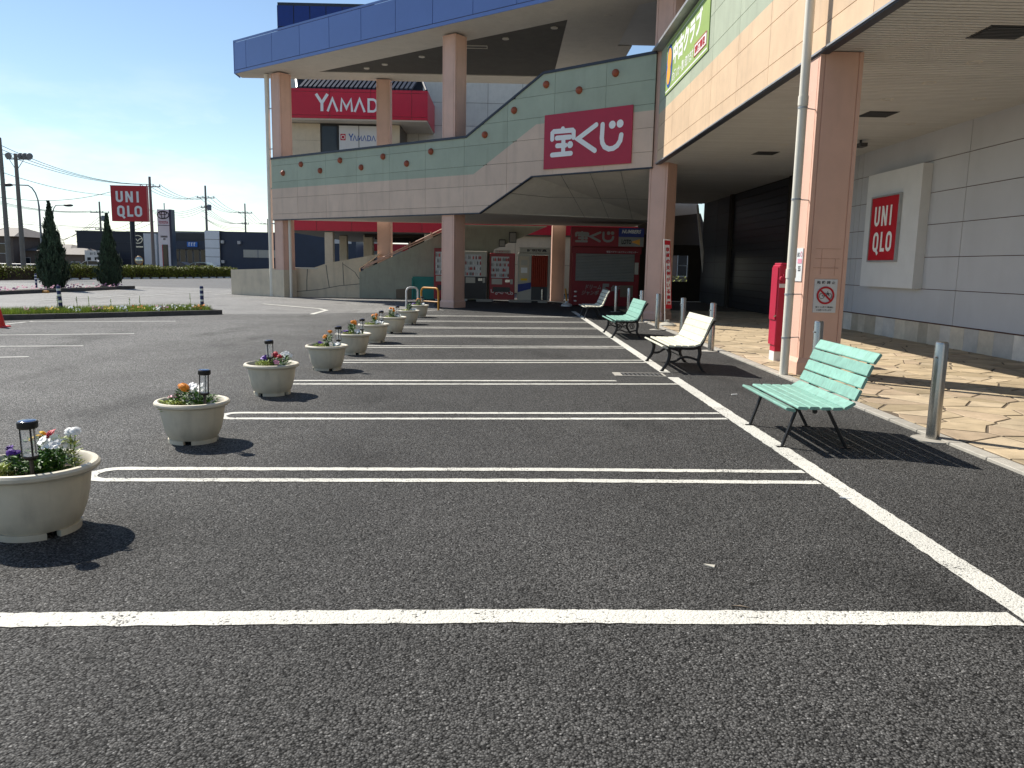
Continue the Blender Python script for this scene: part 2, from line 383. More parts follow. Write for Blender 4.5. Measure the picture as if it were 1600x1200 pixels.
# ------------------------------------------------------------------ mesh builder
BASE = {}
def V(*a): return Vector(a)
class MB:
    def __init__(s): s.v = []; s.f = []; s.m = []
    def add(s, vs_, fs, m=0):
        o = len(s.v); s.v += [Vector(v) for v in vs_]
        for f in fs: s.f.append(tuple(o + i for i in f)); s.m.append(m)
        return s
    def obox(s, O, ex, ey, ez, m=0):
        O, ex, ey, ez = Vector(O), Vector(ex), Vector(ey), Vector(ez)
        p = [O, O + ex, O + ex + ey, O + ey, O + ez, O + ex + ez, O + ex + ey + ez, O + ey + ez]
        if ex.cross(ey).dot(ez) < 0:
            fs = [(0, 1, 2, 3), (7, 6, 5, 4), (4, 5, 1, 0), (5, 6, 2, 1), (6, 7, 3, 2), (7, 4, 0, 3)]
        else:
            fs = [(3, 2, 1, 0), (4, 5, 6, 7), (0, 1, 5, 4), (1, 2, 6, 5), (2, 3, 7, 6), (3, 0, 4, 7)]
        return s.add(p, fs, m)
    def box(s, x0, x1, y0, y1, z0, z1, m=0):
        return s.obox((x0, y0, z0), (x1 - x0, 0, 0), (0, y1 - y0, 0), (0, 0, z1 - z0), m)
    def bbox(s, x0, x1, y0, y1, z0, z1, b=.01, m=0):
        """box with chamfered vertical and top edges"""
        pl = [(x0 + b, y0), (x1 - b, y0), (x1, y0 + b), (x1, y1 - b), (x1 - b, y1), (x0 + b, y1), (x0, y1 - b), (x0, y0 + b)]
        cx, cy = (x0 + x1) / 2, (y0 + y1) / 2
        def ins(k): return [(cx + (px - cx) * (1 - k / (x1 - x0)), cy + (py - cy) * (1 - k / (y1 - y0))) for px, py in pl]
        rings = [(pl, z0), (pl, z1 - b), (ins(2 * b), z1)]
        vs_ = [(px, py, z) for r, z in rings for px, py in r]
        fs = [tuple(range(7, -1, -1)), tuple(range(16, 24))]
        for k in range(2):
            for i in range(8): fs.append((k * 8 + i, k * 8 + (i + 1) % 8, k * 8 + 8 + (i + 1) % 8, k * 8 + 8 + i))
        return s.add(vs_, fs, m)
    def prism(s, poly, vec, m=0):
        poly = [Vector(p) for p in poly]; vec = Vector(vec); n = len(poly)
        nrm = Vector((0, 0, 0))
        for i in range(n): nrm += (poly[i] - poly[0]).cross(poly[(i + 1) % n] - poly[0])
        if nrm.dot(vec) > 0: poly = poly[::-1]
        p = poly + [q + vec for q in poly]
        fs = [tuple(range(n)), tuple(range(2 * n - 1, n - 1, -1))]
        for i in range(n): j = (i + 1) % n; fs.append((i, n + i, n + j, j))
        return s.add(p, fs, m)
    def quad(s, a, b, c, d, m=0): return s.add([a, b, c, d], [(0, 1, 2, 3)], m)
    def tube(s, path, r, n=8, m=0, flat=None):
        """tube along a path; r number or list; flat=(vector, factor) squashes the section"""
        path = [Vector(p) for p in path]; k = len(path)
        rs = r if isinstance(r, (list, tuple)) else [r] * k
        vs_ = []; up = None
        for i, p in enumerate(path):
            d = (path[min(i + 1, k - 1)] - path[max(i - 1, 0)]).normalized()
            if up is None:
                up = Vector((0, 0, 1)) if abs(d.z) < .9 else Vector((1, 0, 0))
            a = d.cross(up).normalized(); b = a.cross(d).normalized(); up = b
            for j in range(n):
                w = 2 * math.pi * j / n + math.pi / n
                off = (a * math.cos(w) + b * math.sin(w)) * rs[i]
                if flat is not None:
                    fv = flat[0]; off += fv * (off.dot(fv)) * (flat[1] - 1)
                vs_.append(p + off)
        fs = [tuple(range(n))[::-1], tuple(range((k - 1) * n, k * n))]
        for i in range(k - 1):
            for j in range(n): fs.append((i * n + j, i * n + (j + 1) % n, (i + 1) * n + (j + 1) % n, (i + 1) * n + j))
        return s.add(vs_, fs, m)
    def lathe(s, prof, c=(0, 0, 0), n=24, m=0, close=False):
        c = Vector(c); k = len(prof); vs_ = []
        for r, z in prof:
            for j in range(n):
                w = 2 * math.pi * j / n; vs_.append(c + Vector((r * math.cos(w), r * math.sin(w), z)))
        fs = []
        for i in range(k - 1):
            for j in range(n): fs.append((i * n + j, i * n + (j + 1) % n, (i + 1) * n + (j + 1) % n, (i + 1) * n + j))
        if close:
            fs.append(tuple(range(n))[::-1]); fs.append(tuple(range((k - 1) * n, k * n)))
        return s.add(vs_, fs, m)
    def ball(s, c, r, n=12, k=7, m=0, sc=(1, 1, 1)):
        c = Vector(c); vs_ = [c + Vector((0, 0, -r * sc[2]))]
        for i in range(1, k):
            a = -math.pi / 2 + math.pi * i / k
            for j in range(n):
                w = 2 * math.pi * j / n
                vs_.append(c + Vector((r * math.cos(a) * math.cos(w) * sc[0], r * math.cos(a) * math.sin(w) * sc[1], r * math.sin(a) * sc[2])))
        vs_.append(c + Vector((0, 0, r * sc[2]))); e = len(vs_) - 1
        fs = []
        for j in range(n): fs.append((0, 1 + (j + 1) % n, 1 + j)); fs.append((e, e - n + j, e - n + (j + 1) % n))
        for i in range(k - 2):
            for j in range(n): fs.append((1 + i * n + j, 1 + i * n + (j + 1) % n, 1 + (i + 1) * n + (j + 1) % n, 1 + (i + 1) * n + j))
        return s.add(vs_, fs, m)
    def build(s, name, mats, parent=None, smooth=False, kind=None):
        me = bpy.data.meshes.new(name)
        base = BASE.get(parent.name, Vector((0, 0, 0))) if parent else Vector((0, 0, 0))
        me.from_pydata([tuple(v - base) for v in s.v], [], s.f)
        if not isinstance(mats, (list, tuple)): mats = [mats]
        for mm in mats: me.materials.append(M[mm] if isinstance(mm, str) else mm)
        if len(mats) > 1: me.polygons.foreach_set('material_index', s.m)
        if smooth:
            me.polygons.foreach_set('use_smooth', [True] * len(me.polygons))
            if smooth != 'all': me.set_sharp_from_angle(angle=R(38))
        me.update()
        o = bpy.data.objects.new(name, me); COL.objects.link(o)
        if parent: o.parent = parent; BASE[o.name] = base
        if kind: o['kind'] = kind
        return o
def tag(o, label=None, cat=None, group=None, kind=None):
    if label: o['label'] = label
    if cat: o['category'] = cat
    if group: o['group'] = group
    if kind: o['kind'] = kind
    return o
def thing(name, label, cat, loc=(0, 0, 0), group=None):
    o = bpy.data.objects.new(name, None); o.empty_display_size = .2
    COL.objects.link(o); o.location = loc; BASE[o.name] = Vector(loc)
    return tag(o, label, cat, group)
def copy_tree(o, parent=None):
    c = o.copy(); COL.objects.link(c); c.parent = parent
    for ch in list(o.children): copy_tree(ch, c)
    return c
def place(proto_used, root, loc, rz, label):
    o = copy_tree(root) if proto_used else root
    o.location = loc; o.rotation_euler = (0, 0, rz); o['label'] = label
    return o

class Frame:
    """flat frame for lettering: origin O, ex to the right, ez up, nrm towards the reader; x,y in 0..1"""
    def __init__(s, O, ex, ez, off=.012):
        s.O, s.ex, s.ez = Vector(O), Vector(ex), Vector(ez); s.n = s.ex.cross(s.ez).normalized(); s.off = off; s.k = 0
    def p(s, x, y, d=0): return s.O + s.ex * x + s.ez * y + s.n * (s.off + d)
    def sub(s, x, y, w, h, off=None):
        f = Frame(s.p(x, y) - s.n * s.off, s.ex * w, s.ez * h, s.off if off is None else off); return f
def text_into(mb, key, fr, x=0, y=0, w=1, h=1, m=0, shear=0.0):
    if key not in _txt: return
    vs_, fs = _txt[key]
    mb.add([fr.p(x + (a + shear * b) * w, y + b * h) for a, b in vs_], fs, m)
def stroke(mb, fr, pts, w, m=0, round_=False, closed=False):
    """ribbon of width w (metres) along pts given in the 0..1 frame"""
    lx, lz = fr.ex.length, fr.ez.length
    P = [Vector((a * lx, b * lz)) for a, b in pts]; n = len(P); fr.k += 1; dz = .0012 * (fr.k % 9)
    Lf, Rt = [], []
    for i in range(n):
        a = P[i] - P[i - 1] if (i > 0 or closed) else P[1] - P[0]
        b = P[(i + 1) % n] - P[i] if (i < n - 1 or closed) else P[-1] - P[-2]
        a.normalize(); b.normalize()
        na, nb = Vector((-a.y, a.x)), Vector((-b.y, b.x)); mm = na + nb
        mm = mm / max(mm.dot(na), .35) if mm.length > 1e-4 else na
        Lf.append(P[i] + mm * w / 2); Rt.append(P[i] - mm * w / 2)
    def q(p): return fr.p(p.x / lx, p.y / lz, dz)
    vs_ = []; fs = []
    for a, b in zip(Lf, Rt): vs_ += [q(a), q(b)]
    for i in range(n if closed else n - 1):
        j = (i + 1) % n; fs.append((2 * i, 2 * i + 1, 2 * j + 1, 2 * j))
    mb.add(vs_, fs, m)
    if round_:
        for c, d in ((P[0], P[0] - P[1]), (P[-1], P[-1] - P[-2])):
            a0 = math.atan2(d.y, d.x)
            vs_ = [q(c)] + [q(c + Vector((math.cos(a0 - math.pi / 2 + math.pi * k / 8), math.sin(a0 - math.pi / 2 + math.pi * k / 8))) * w / 2) for k in range(9)]
            mb.add(vs_, [(0, k + 1, k + 2) for k in range(8)], m)
def disc(mb, fr, c, r, m=0, n=20, r2=None):
    lx, lz = fr.ex.length, fr.ez.length; fr.k += 1; dz = .0012 * (fr.k % 9)
    ry = r if r2 is None else r2
    mb.add([fr.p(c[0] + r * math.cos(2 * math.pi * k / n) / lx, c[1] + ry * math.sin(2 * math.pi * k / n) / lz, dz) for k in range(n)], [tuple(range(n))], m)
def ring(mb, fr, c, r, w, m=0, n=32, r2=None):
    lx, lz = fr.ex.length, fr.ez.length; ry = r if r2 is None else r2
    stroke(mb, fr, [(c[0] + r * math.cos(2 * math.pi * k / n) / lx, c[1] + ry * math.sin(2 * math.pi * k / n) / lz) for k in range(n)], w, m, closed=True)
def rect(mb, fr, x0, y0, x1, y1, m=0):
    fr.k += 1; dz = .0012 * (fr.k % 9)
    mb.add([fr.p(x0, y0, dz), fr.p(x1, y0, dz), fr.p(x1, y1, dz), fr.p(x0, y1, dz)], [(0, 1, 2, 3)], m)
def arc(cx, cy, rx, ry, a0, a1, n=10):
    return [(cx + rx * math.cos(R(a0 + (a1 - a0) * k / n)), cy + ry * math.sin(R(a0 + (a1 - a0) * k / n))) for k in range(n + 1)]

def block_letters(mb, fr, m=0):
    """two rows of three heavy condensed letters"""
    lx = fr.ex.length
    def glyph(g, x, y, w, h):
        f = fr.sub(x, y, w, h); t = lx * .062; a = t / 2 / f.ex.length; c = t / 2 / f.ez.length
        f.k = random.randint(0, 5)
        if g == 'U': stroke(mb, f, [(a, 1)] + arc(.5, .30, .5 - a, .30 - c, 180, 360, 14) + [(1 - a, 1)], t, m)
        if g == 'N':
            stroke(mb, f, [(a, 0), (a, 1)], t, m); stroke(mb, f, [(1 - a, 0), (1 - a, 1)], t, m)
            f.k += 1; dz = .0012 * (f.k % 9)
            mb.add([f.p(0, 1, dz), f.p(1 - 2.1 * a, 0, dz), f.p(1, 0, dz), f.p(2.1 * a, 1, dz)], [(0, 1, 2, 3)], m)
        if g == 'I': stroke(mb, f, [(.5, 0), (.5, 1)], t, m)
        if g == 'L': stroke(mb, f, [(a, 1), (a, c), (1, c)], t, m)
        if g in 'OQ':
            stroke(mb, f, arc(.5, .70, .5 - a, .30 - c, 0, 180, 12) + arc(.5, .30, .5 - a, .30 - c, 180, 360, 12), t, m, closed=True)
        if g == 'Q': stroke(mb, f, [(.55, .18), (.98, -.14)], t, m)
    for g, x, w in (('U', .14, .20), ('N', .41, .21), ('I', .70, .10)): glyph(g, x, .545, w, .315)
    for g, x, w in (('Q', .16, .21), ('L', .44, .165), ('O', .645, .21)): glyph(g, x, .135, w, .315)

def lottery_logo(mb, fr, m=0):
    """traced in the photograph's own sign, then made square"""
    def c(x, y):
        a = (x - 617) / 545.0; return a, 1 - (y - (725 - 70 * a)) / (335 + 28 * a)
    w = fr.ex.length * .047
    S = lambda pts: stroke(mb, fr, [c(*p) for p in pts], w, m, round_=True)
    S([(672, 872), (672, 834), (682, 824), (802, 814), (810, 822), (810, 858)])
    S([(740, 806), (740, 818)])
    S([(702, 864), (788, 856)]); S([(706, 912), (760, 908)]); S([(746, 864), (746, 960)]); S([(674, 970), (796, 958)])
    disc(mb, fr, c(790, 904), w * .72, m)
    S([(950, 780), (838, 868), (946, 940)])
    S([(988, 778), (986, 862), (990, 892), (1004, 917), (1030, 930), (1056, 926), (1080, 908), (1096, 878), (1101, 842)])
    disc(mb, fr, c(1046, 779), w * .78, m); disc(mb, fr, c(1092, 772), w * .78, m)

def yamada(mb, fr, m=0):
    L_ = [('Y', 0, .17), ('A', .15, .15), ('M', .325, .17), ('A', .51, .15), ('D', .69, .14), ('A', .845, .155)]
    t = fr.ex.length * .030
    for g, x, w in L_:
        h = 1.0 if g == 'Y' else .78
        f = fr.sub(x, 0, w, h); f.k = random.randint(0, 4)
        if g == 'Y': stroke(mb, f, [(.05, 1), (.5, .48), (.95, 1)], t * 1.25, m); stroke(mb, f, [(.5, .5), (.5, 0)], t * 1.25, m)
        if g == 'A': stroke(mb, f, [(.06, 0), (.5, .95), (.94, 0)], t, m)
        if g == 'M': stroke(mb, f, [(.06, 0), (.14, .93), (.5, .25), (.86, .93), (.94, 0)], t, m)
        if g == 'D': stroke(mb, f, [(.1, .06), (.1, .94), (.5, .94)] + arc(.5, .5, .4, .44, 80, -80, 8) + [(.5, .06)], t, m, closed=True)

# ------------------------------------------------------------------ ground
def sheet(name, pts, z, m, parent=None):
    mb = MB(); mb.add([(p[0], p[1], z) for p in pts], [tuple(range(len(pts)))])
    return mb.build(name, m, parent)
g = tag(sheet('ground', [(-900, -60), (900, -60), (900, 1500), (-900, 1500)], -.012, 'asphalt_far'), kind='structure')
drive_edge = [on_ground(u, v) for u, v in ((330, 490.5), (450, 490.0), (560, 489), (640, 487.3))]
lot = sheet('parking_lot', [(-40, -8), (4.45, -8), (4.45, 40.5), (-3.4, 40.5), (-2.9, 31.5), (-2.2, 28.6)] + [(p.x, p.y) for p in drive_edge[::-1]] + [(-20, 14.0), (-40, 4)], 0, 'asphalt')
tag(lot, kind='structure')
drive = sheet('driveway', [(-60, -4), (-20, 13.9), (-8.95, 24.1)] + [(p.x, p.y) for p in drive_edge] + [(-2.2, 28.6), (-2.9, 31.5), (-3.4, 40.5), (6, 40.5), (6, 47.5), (-20, 47.5), (-70, 62)], -.005, 'asphalt_old')
tag(drive, kind='structure')

def paint_line(pts, w, parent, m='paint', z=.004, jag=.006):
    """painted stripe with a slightly ragged edge"""
    P = [Vector((p[0], p[1], 0)) for p in pts]
    out = []
    for i in range(len(P) - 1):
        n = max(1, int((P[i + 1] - P[i]).length / .05))
        for k in range(n): out.append(P[i].lerp(P[i + 1], k / n))
    out.append(P[-1]); mb = MB(); vs_ = []
    rr = random.Random(int(P[0].x * 100 + P[0].y * 1000))
    for i, p in enumerate(out):
        d = (out[min(i + 1, len(out) - 1)] - out[max(i - 1, 0)]).normalized(); n_ = Vector((-d.y, d.x, 0))
        vs_ += [p + n_ * (w / 2 + rr.uniform(-jag, jag)) + Vector((0, 0, z)), p - n_ * (w / 2 + rr.uniform(-jag, jag)) + Vector((0, 0, z))]
    mb.add(vs_, [(2 * i, 2 * i + 1, 2 * i + 3, 2 * i + 2) for i in range(len(out) - 1)])
    return mb.build('parking_line', m, parent)
XR = 2.60
paint_line([(XR + .02, 3.0), (XR, 11.86)], .17, lot)
paint_line([(XR, 12.42), (XR - .02, 29.5)], .17, lot)
paint_line([(-4.6, 3.26), (-2.3, 3.38), (.06, 3.5), (XR - .09, 3.545)], .145, lot)
for k, yc in enumerate((6.03, 8.50, 11.02, 13.5, 15.95, 18.4, 20.9, 23.3, 25.8)):
    m_ = min(.055 + .03 * k, .15); h_ = .165; xl = -2.86 if k else -3.0
    ring_ = [(XR - .09, yc + h_ + m_ * (XR if k else 1.6))]
    ring_ += [(x, yc + h_ + m_ * x) for x in (0.4, -1.5)]
    a = [(xl - h_ * math.sin(R(t)) * 1.0, yc + m_ * xl + h_ * math.cos(R(t))) for t in range(0, 181, 15)]
    ring_ += a + [(x, yc - h_ + m_ * x) for x in (-1.5, .4)] + [(XR - .09, yc - h_ + m_ * (XR if k else 1.6))]
    if k == 2:   # the upper stripe stops at the drain grate
        ring_[0] = (1.66, yc + h_ + m_ * 1.66)
    paint_line(ring_, .092, lot)
# faded stalls left of the planters, turning lines on the driveway
for a_, b_ in (((-30, 524), (210, 521.5)), ((-30, 541.5), (130, 540.5)), ((-30, 559), (45, 557.5)), ((40, 503), (275, 502.0)), ((-40, 512.0), (50, 502.2))):
    pa, pb = on_ground(*a_), on_ground(*b_); paint_line([(pa.x, pa.y), (pb.x, pb.y)], .12, lot, 'paint_faded')
pl_ = [on_ground(u, v) for u, v in ((410, 475), (500, 482.5), (510, 485), (487, 491.2))]
paint_line([(p.x, p.y) for p in pl_], .17, drive, 'paint', z=.006)
for a_, b_ in (((150, 465.5), (210, 460.5)), ((185, 465.5), (330, 455.5)), ((60, 470), (150, 464)), ((335, 461), (362, 459))):
    pa, pb = on_ground(*a_), on_ground(*b_); paint_line([(pa.x, pa.y), (pb.x, pb.y)], .14, drive, 'paint_faded', z=.006)

# drain grate set in the asphalt
t = thing('drain_grate', 'steel slotted drain grate between the white stripes', 'drain grate', (2.15, 12.1, 0))
fr_ = MB()
x0, x1, y0, y1 = 1.72, 2.52, 11.9, 12.28
for a in ((x0, x1, y0, y0 + .03), (x0, x1, y1 - .03, y1), (x0, x0 + .12, y0 + .03, y1 - .03), (x1 - .03, x1, y0 + .03, y1 - .03)): fr_.box(*a, .001, .010)
fr_.build('frame', 'kerb', t)
MB().box(x0 + .12, x1 - .03, y0 + .03, y1 - .03, .0015, .004).build('pit', 'pit', t)
for k in range(9):
    xx = x0 + .15 + k * .068; MB().box(xx, xx + .028, y0 + .031, y1 - .031, .0045, .011).build('bar', 'drain', t)

# paving: flush kerb stones and crazy sandstone flags
pav = tag(sheet('paving', [(4.45, -8), (40, -8), (40, 44), (4.45, 44)], .022, 'mortar'), kind='structure')
yk = 2.0
i = 0
while yk < 27:
    ln = .6; MB().bbox(4.36, 4.51, yk + .004, yk + ln - .004, -.01, .03, .006).build('kerb_stone', 'kerb', pav); yk += ln
def clip(poly, a, n):      # keep the side where (p-a).n <= 0
    out = []
    for i in range(len(poly)):
        p, q = poly[i], poly[(i + 1) % len(poly)]
        dp, dq = (p - a).dot(n), (q - a).dot(n)
        if dp <= 0: out.append(p)
        if (dp < 0 < dq) or (dq < 0 < dp): out.append(p.lerp(q, dp / (dp - dq)))
    return out
rs = random.Random(11)
GX, GY = .47, .42
seeds = {}
nx, ny = int(5.5 / GX) + 2, int(30 / GY)
for ix in range(-1, nx):
    for iy in range(-1, ny):
        seeds[ix, iy] = Vector((4.55 + (ix + .5 + rs.uniform(-.46, .46)) * GX, 2.0 + (iy + .5 + rs.uniform(-.46, .46)) * GY))
rest = MB(); cells = []
for (ix, iy), c in seeds.items():
    if rs.random() < .16: seeds[ix, iy] = None           # merged into larger neighbours
for (ix, iy), c in list(seeds.items()):
    if c is None: continue
    poly = [Vector((4.53, 2.0)), Vector((9.96, 2.0)), Vector((9.96, 31)), Vector((4.53, 31))]
    for jx in range(-3, 4):
        for jy in range(-3, 4):
            o_ = seeds.get((ix + jx, iy + jy))
            if (jx or jy) and o_ is not None and poly: poly = clip(poly, (c + o_) / 2, (o_ - c).normalized())
    if len(poly) < 3: continue
    ce = sum(poly, Vector((0, 0))) / len(poly)
    rad = min((p - ce).length for p in poly)
    if rad < .06: continue
    cells.append((ce.length, poly, ce))
cells.sort(key=lambda q: q[0])
seen = [q for q in cells if q[2].y > 5.5]
near = set(id(q[1]) for q in seen[:290])
for dist, poly, ce in cells:
    def ins(d): return [p + (ce - p).normalized() * d for p in poly]
    zt = .030 + rs.uniform(-.002, .003)
    # the joint runs a little ragged: edges get a kink
    out = []
    base_ = ins(.019)
    for i in range(len(base_)):
        p, q = base_[i], base_[(i + 1) % len(base_)]; out.append(p)
        if (q - p).length > .22: out.append(p.lerp(q, rs.uniform(.35, .65)) + (ce - p).normalized() * rs.uniform(0, .009))
    n = len(out); top = [p + (ce - p).normalized() * .006 for p in out]
    mb = MB() if id(poly) in near else rest
    vs_ = [(p.x, p.y, .018) for p in out] + [(p.x, p.y, zt - .003) for p in out] + [(p.x, p.y, zt) for p in top]
    fs = [tuple(range(2 * n, 3 * n))]
    for k in range(2):
        for i in range(n): j = (i + 1) % n; fs.append((k * n + i, k * n + j, k * n + n + j, k * n + n + i))
    mb.add(vs_, fs)
    if id(poly) in near: mb.build('flagstone', 'stone%d' % rs.choice((0, 0, 1, 2, 3)), pav)
rest.build('flagstone', 'stone0', pav, kind='stuff')

# ================================================================== shop wing on the right
wing = thing('shop_wing', 'long shop wing with peach fascia, slatted soffit and pink pillars on the right', 'building', (7.3, 12, 0))
MB().box(4.74, 30, -8, 40.5, 5.02, 8.3).build('upper_storey', 'joint', wing)
MB().box(10.0, 30, -8, 40.0, 0, 5.0).build('shop_block', 'joint', wing)
fas = MB().box(4.701, 4.738, -8, 26.3, 4.93, 8.28).build('fascia_wall', 'joint', wing)
fy = [26.3, 25.25, 23.11, 20.98, 18.84, 16.73, 14.73, 12.66, 10.6, 8.5, 6.4, 4.3, 2.2, .1, -2, -4, -6, -8]
fz = [4.93, 5.30, 6.03, 6.76, 7.49, 8.28]
BANDZ = 6.42
for i in range(len(fy) - 1):
    for k in range(len(fz) - 1):
        ya, yb, za, zb = fy[i + 1] + .006, fy[i] - .006, fz[k] + .006, fz[k + 1] - .006
        mb = MB()
        if za < BANDZ < zb:
            mb.box(4.68, 4.70, ya, yb, za, BANDZ, 0); mb.box(4.68, 4.70, ya, yb, BANDZ, zb, 1)
        else: mb.box(4.68, 4.70, ya, yb, za, zb, 0 if zb < BANDZ else 1)
        mb.build('panel', ['beige_panel', 'green_panel'], fas)
MB().box(4.42, 4.80, -8, 26.3, 8.285, 8.36).build('coping', 'galv', wing)
MB().box(4.66, 4.80, -8, 26.0, 4.893, 4.915).build('drip_trim', 'cap', wing)
MB().box(4.64, 4.678, -8, 26.0, 4.916, 4.945).build('edge_strip', 'galv', wing)

def pillar_mesh(mb, O, ex, ey, h, w=.64, base=True, z0=0.0):
    """square pillar with a shadow groove beside each corner and a stepped foot"""
    O, ex, ey = Vector(O), Vector(ex), Vector(ey)
    g0, g1, gd = .06, .075, .014
    side = [(0, 0), (g0, 0), (g0, gd), (g1, gd), (g1, 0), (w - g1, 0), (w - g1, gd), (w - g0, gd), (w - g0, 0)]
    pts = []
    for k in range(4):
        for a, b in side:
            x, y = (a, b)
            for _ in range(k): x, y = w - y, x
            pts.append(O + ex * x + ey * y)
    mb.prism([p + Vector((0, 0, z0)) for p in pts], (0, 0, h - z0))
    if base:
        b = .035
        c = [O + ex * a_ + ey * b_ for a_, b_ in ((-b, -b), (w + b, -b), (w + b, w + b), (-b, w + b))]
        c2 = [O + ex * a_ + ey * b_ for a_, b_ in ((0, 0), (w, 0), (w, w), (0, w))]
        c2 = [O + ex * a_ + ey * b_ for a_, b_ in ((-.004, -.004), (w + .004, -.004), (w + .004, w + .004), (-.004, w + .004))]
        vs_ = [p + Vector((0, 0, z)) for r, z in ((c, 0), (c, .22), (c2, .29)) for p in r]
        fs = [(3, 2, 1, 0), (8, 9, 10, 11)]
        for k in range(2):
            for i in range(4): fs.append((k * 4 + i, k * 4 + (i + 1) % 4, k * 4 + 4 + (i + 1) % 4, k * 4 + 4 + i))
        mb.add(vs_, fs)
X_, Y_ = V(1, 0, 0), V(0, 1, 0)
for y in (12.27, -.6):
    mb = MB(); pillar_mesh(mb, (4.683, y, 0), X_, Y_, 4.93, .65); po = mb.build('pillar', 'pink', wing)
    if y > 0:   # traces of notices taken down
        ftr = Frame((4.80, y - .001, 1.60), (.44, 0, 0), (0, 0, .42), .002); mb = MB()
        for pts_ in ([(.05, .98), (.95, .98)], [(.05, .62), (.95, .62)], [(.28, .97), (.28, .05)], [(.78, .60), (.78, .0)], [(.0, .28), (.9, .28)]): stroke(mb, ftr, pts_, .008)
        mb.build('glue_trace', 'glue', po)

# soffit: narrow slats across, joined
mb = MB(); MB().box(4.73, 9.97, -8, 40, 4.985, 5.015).build('soffit_board', 'gap', wing)
y = 3.0
while y < 39.9:
    mb.box(4.805, 9.945, y, y + .082, 4.945, 4.98); y += .11
sof = mb.build('soffit', 'slat', wing, kind='stuff')
for (u, v) in ((1523, 97), (1452, 129), (1386, 155), (1530, 154), (1423, 193), (1225, 226), (1170, 250), (1240, 184), (1225, 263), (1098, 290)):
    p = on_ground(u, v, 4.95); mb = MB()
    mb.lathe([(.115, 4.951), (.115, 4.944), (.09, 4.942), (.085, 4.97), (.0, 4.975)], (p.x, p.y, 0), 20); mb.build('downlight', 'white_soffit', sof, smooth=True)
for (u, v, sx, sy) in ((1372, 178, .62, .62), (1196, 239, .62, .62), (1568, 50, .7, .6)):
    p = on_ground(u, v, 4.95); mb = MB()
    mb.box(p.x - sx / 2, p.x + sx / 2, p.y - sy / 2, p.y + sy / 2, 4.938, 4.953)
    for k in range(8): mb.box(p.x - sx / 2 + .03, p.x + sx / 2 - .03, p.y - sy / 2 + .04 + k * (sy - .08) / 8, p.y - sy / 2 + .075 + k * (sy - .08) / 8, 4.925, 4.937)
    mb.build('ceiling_vent', 'dark_panel', sof)
mb = MB(); p = on_ground(1345, 222, 4.9)
mb.tube([(p.x, p.y, 4.95), (p.x, p.y, 4.86)], .03, 8); mb.box(p.x - .09, p.x + .09, p.y - .2, p.y + .1, 4.77, 4.86); mb.build('security_camera', 'dark_panel', sof)

# store wall behind the walkway
wal = MB().box(9.955, 9.995, -8, 27.3, .5, 4.98).build('shop_wall', 'brown_joint', wing)
wy = [27.3, 22.62, 22.29, 17.2, 12.1, 7.0, 1.9, -3.2, -8]; wz = [.528, 1.30, 2.045, 2.80, 3.535, 4.275, 4.98]
for i in range(len(wy) - 1):
    for k in range(len(wz) - 1):
        MB().box(9.93, 9.954, wy[i + 1] + .008, wy[i] - .008, wz[k] + .008, wz[k + 1] - .008).build('panel', 'wall_panel', wal)
pli = MB().box(9.93, 9.99, -8, 27.3, 0, .50).build('plinth', 'mortar', wing)
MB().box(9.89, 9.953, -8, 27.3, .512, .530).build('trim', 'brown_joint', pli)
yy = 4.0
rt = random.Random(3)
while yy < 27.2:
    w = rt.choice((.42, .42, .52, .62)); MB().box(9.905, 9.929, yy + .002, yy + w - .002, .005, .51).build('tile', 'tile%d' % rt.randrange(4), pli); yy += w
# dark entrance beyond the store wall
ent = MB().box(9.96, 9.99, 27.32, 40, 0, 4.97).build('entrance_wall', 'gap', wing)
for a, b in ((27.32, 27.75), (34.6, 35.0)): MB().box(9.80, 9.955, a, b, .01, 4.93).build('entrance_post', 'gap', ent)
for k in range(18):
    z = .05 + k * .27; MB().box(9.90, 9.955, 27.78, 34.58, z, z + .255).build('slat', 'dark_shutter', ent)
for a, b in ((35.03, 37.4), (37.42, 39.98)):
    for k in range(6): MB().box(9.93, 9.955, a, b, .56 + k * .735, .56 + (k + 1) * .735 - .014).build('panel', 'dark_panel', ent)
    MB().box(9.93, 9.955, a, b, .01, .54).build('panel', 'dark_panel', ent)

# downpipe against the first pillar
dp = MB(); dp.tube([(4.445, 12.22, 0), (4.445, 12.22, 8.4)], .068, 16); dpo = dp.build('downpipe', 'pipe', wing, smooth=True)
for z in (1.62, 4.2, 6.9): MB().tube([(4.445, 12.22, z - .07), (4.445, 12.22, z + .07)], .077, 16).build('pipe_socket', 'pipe', dpo, smooth=True)
for z in (.62, 1.30, 2.75, 4.1, 6.0):
    mb = MB(); mb.tube([(4.445, 12.22, z - .012), (4.445, 12.22, z + .012)], .075, 16); mb.tube([(4.51, 12.24, z), (4.685, 12.33, z)], .010, 6); mb.build('bracket', 'galv', dpo)

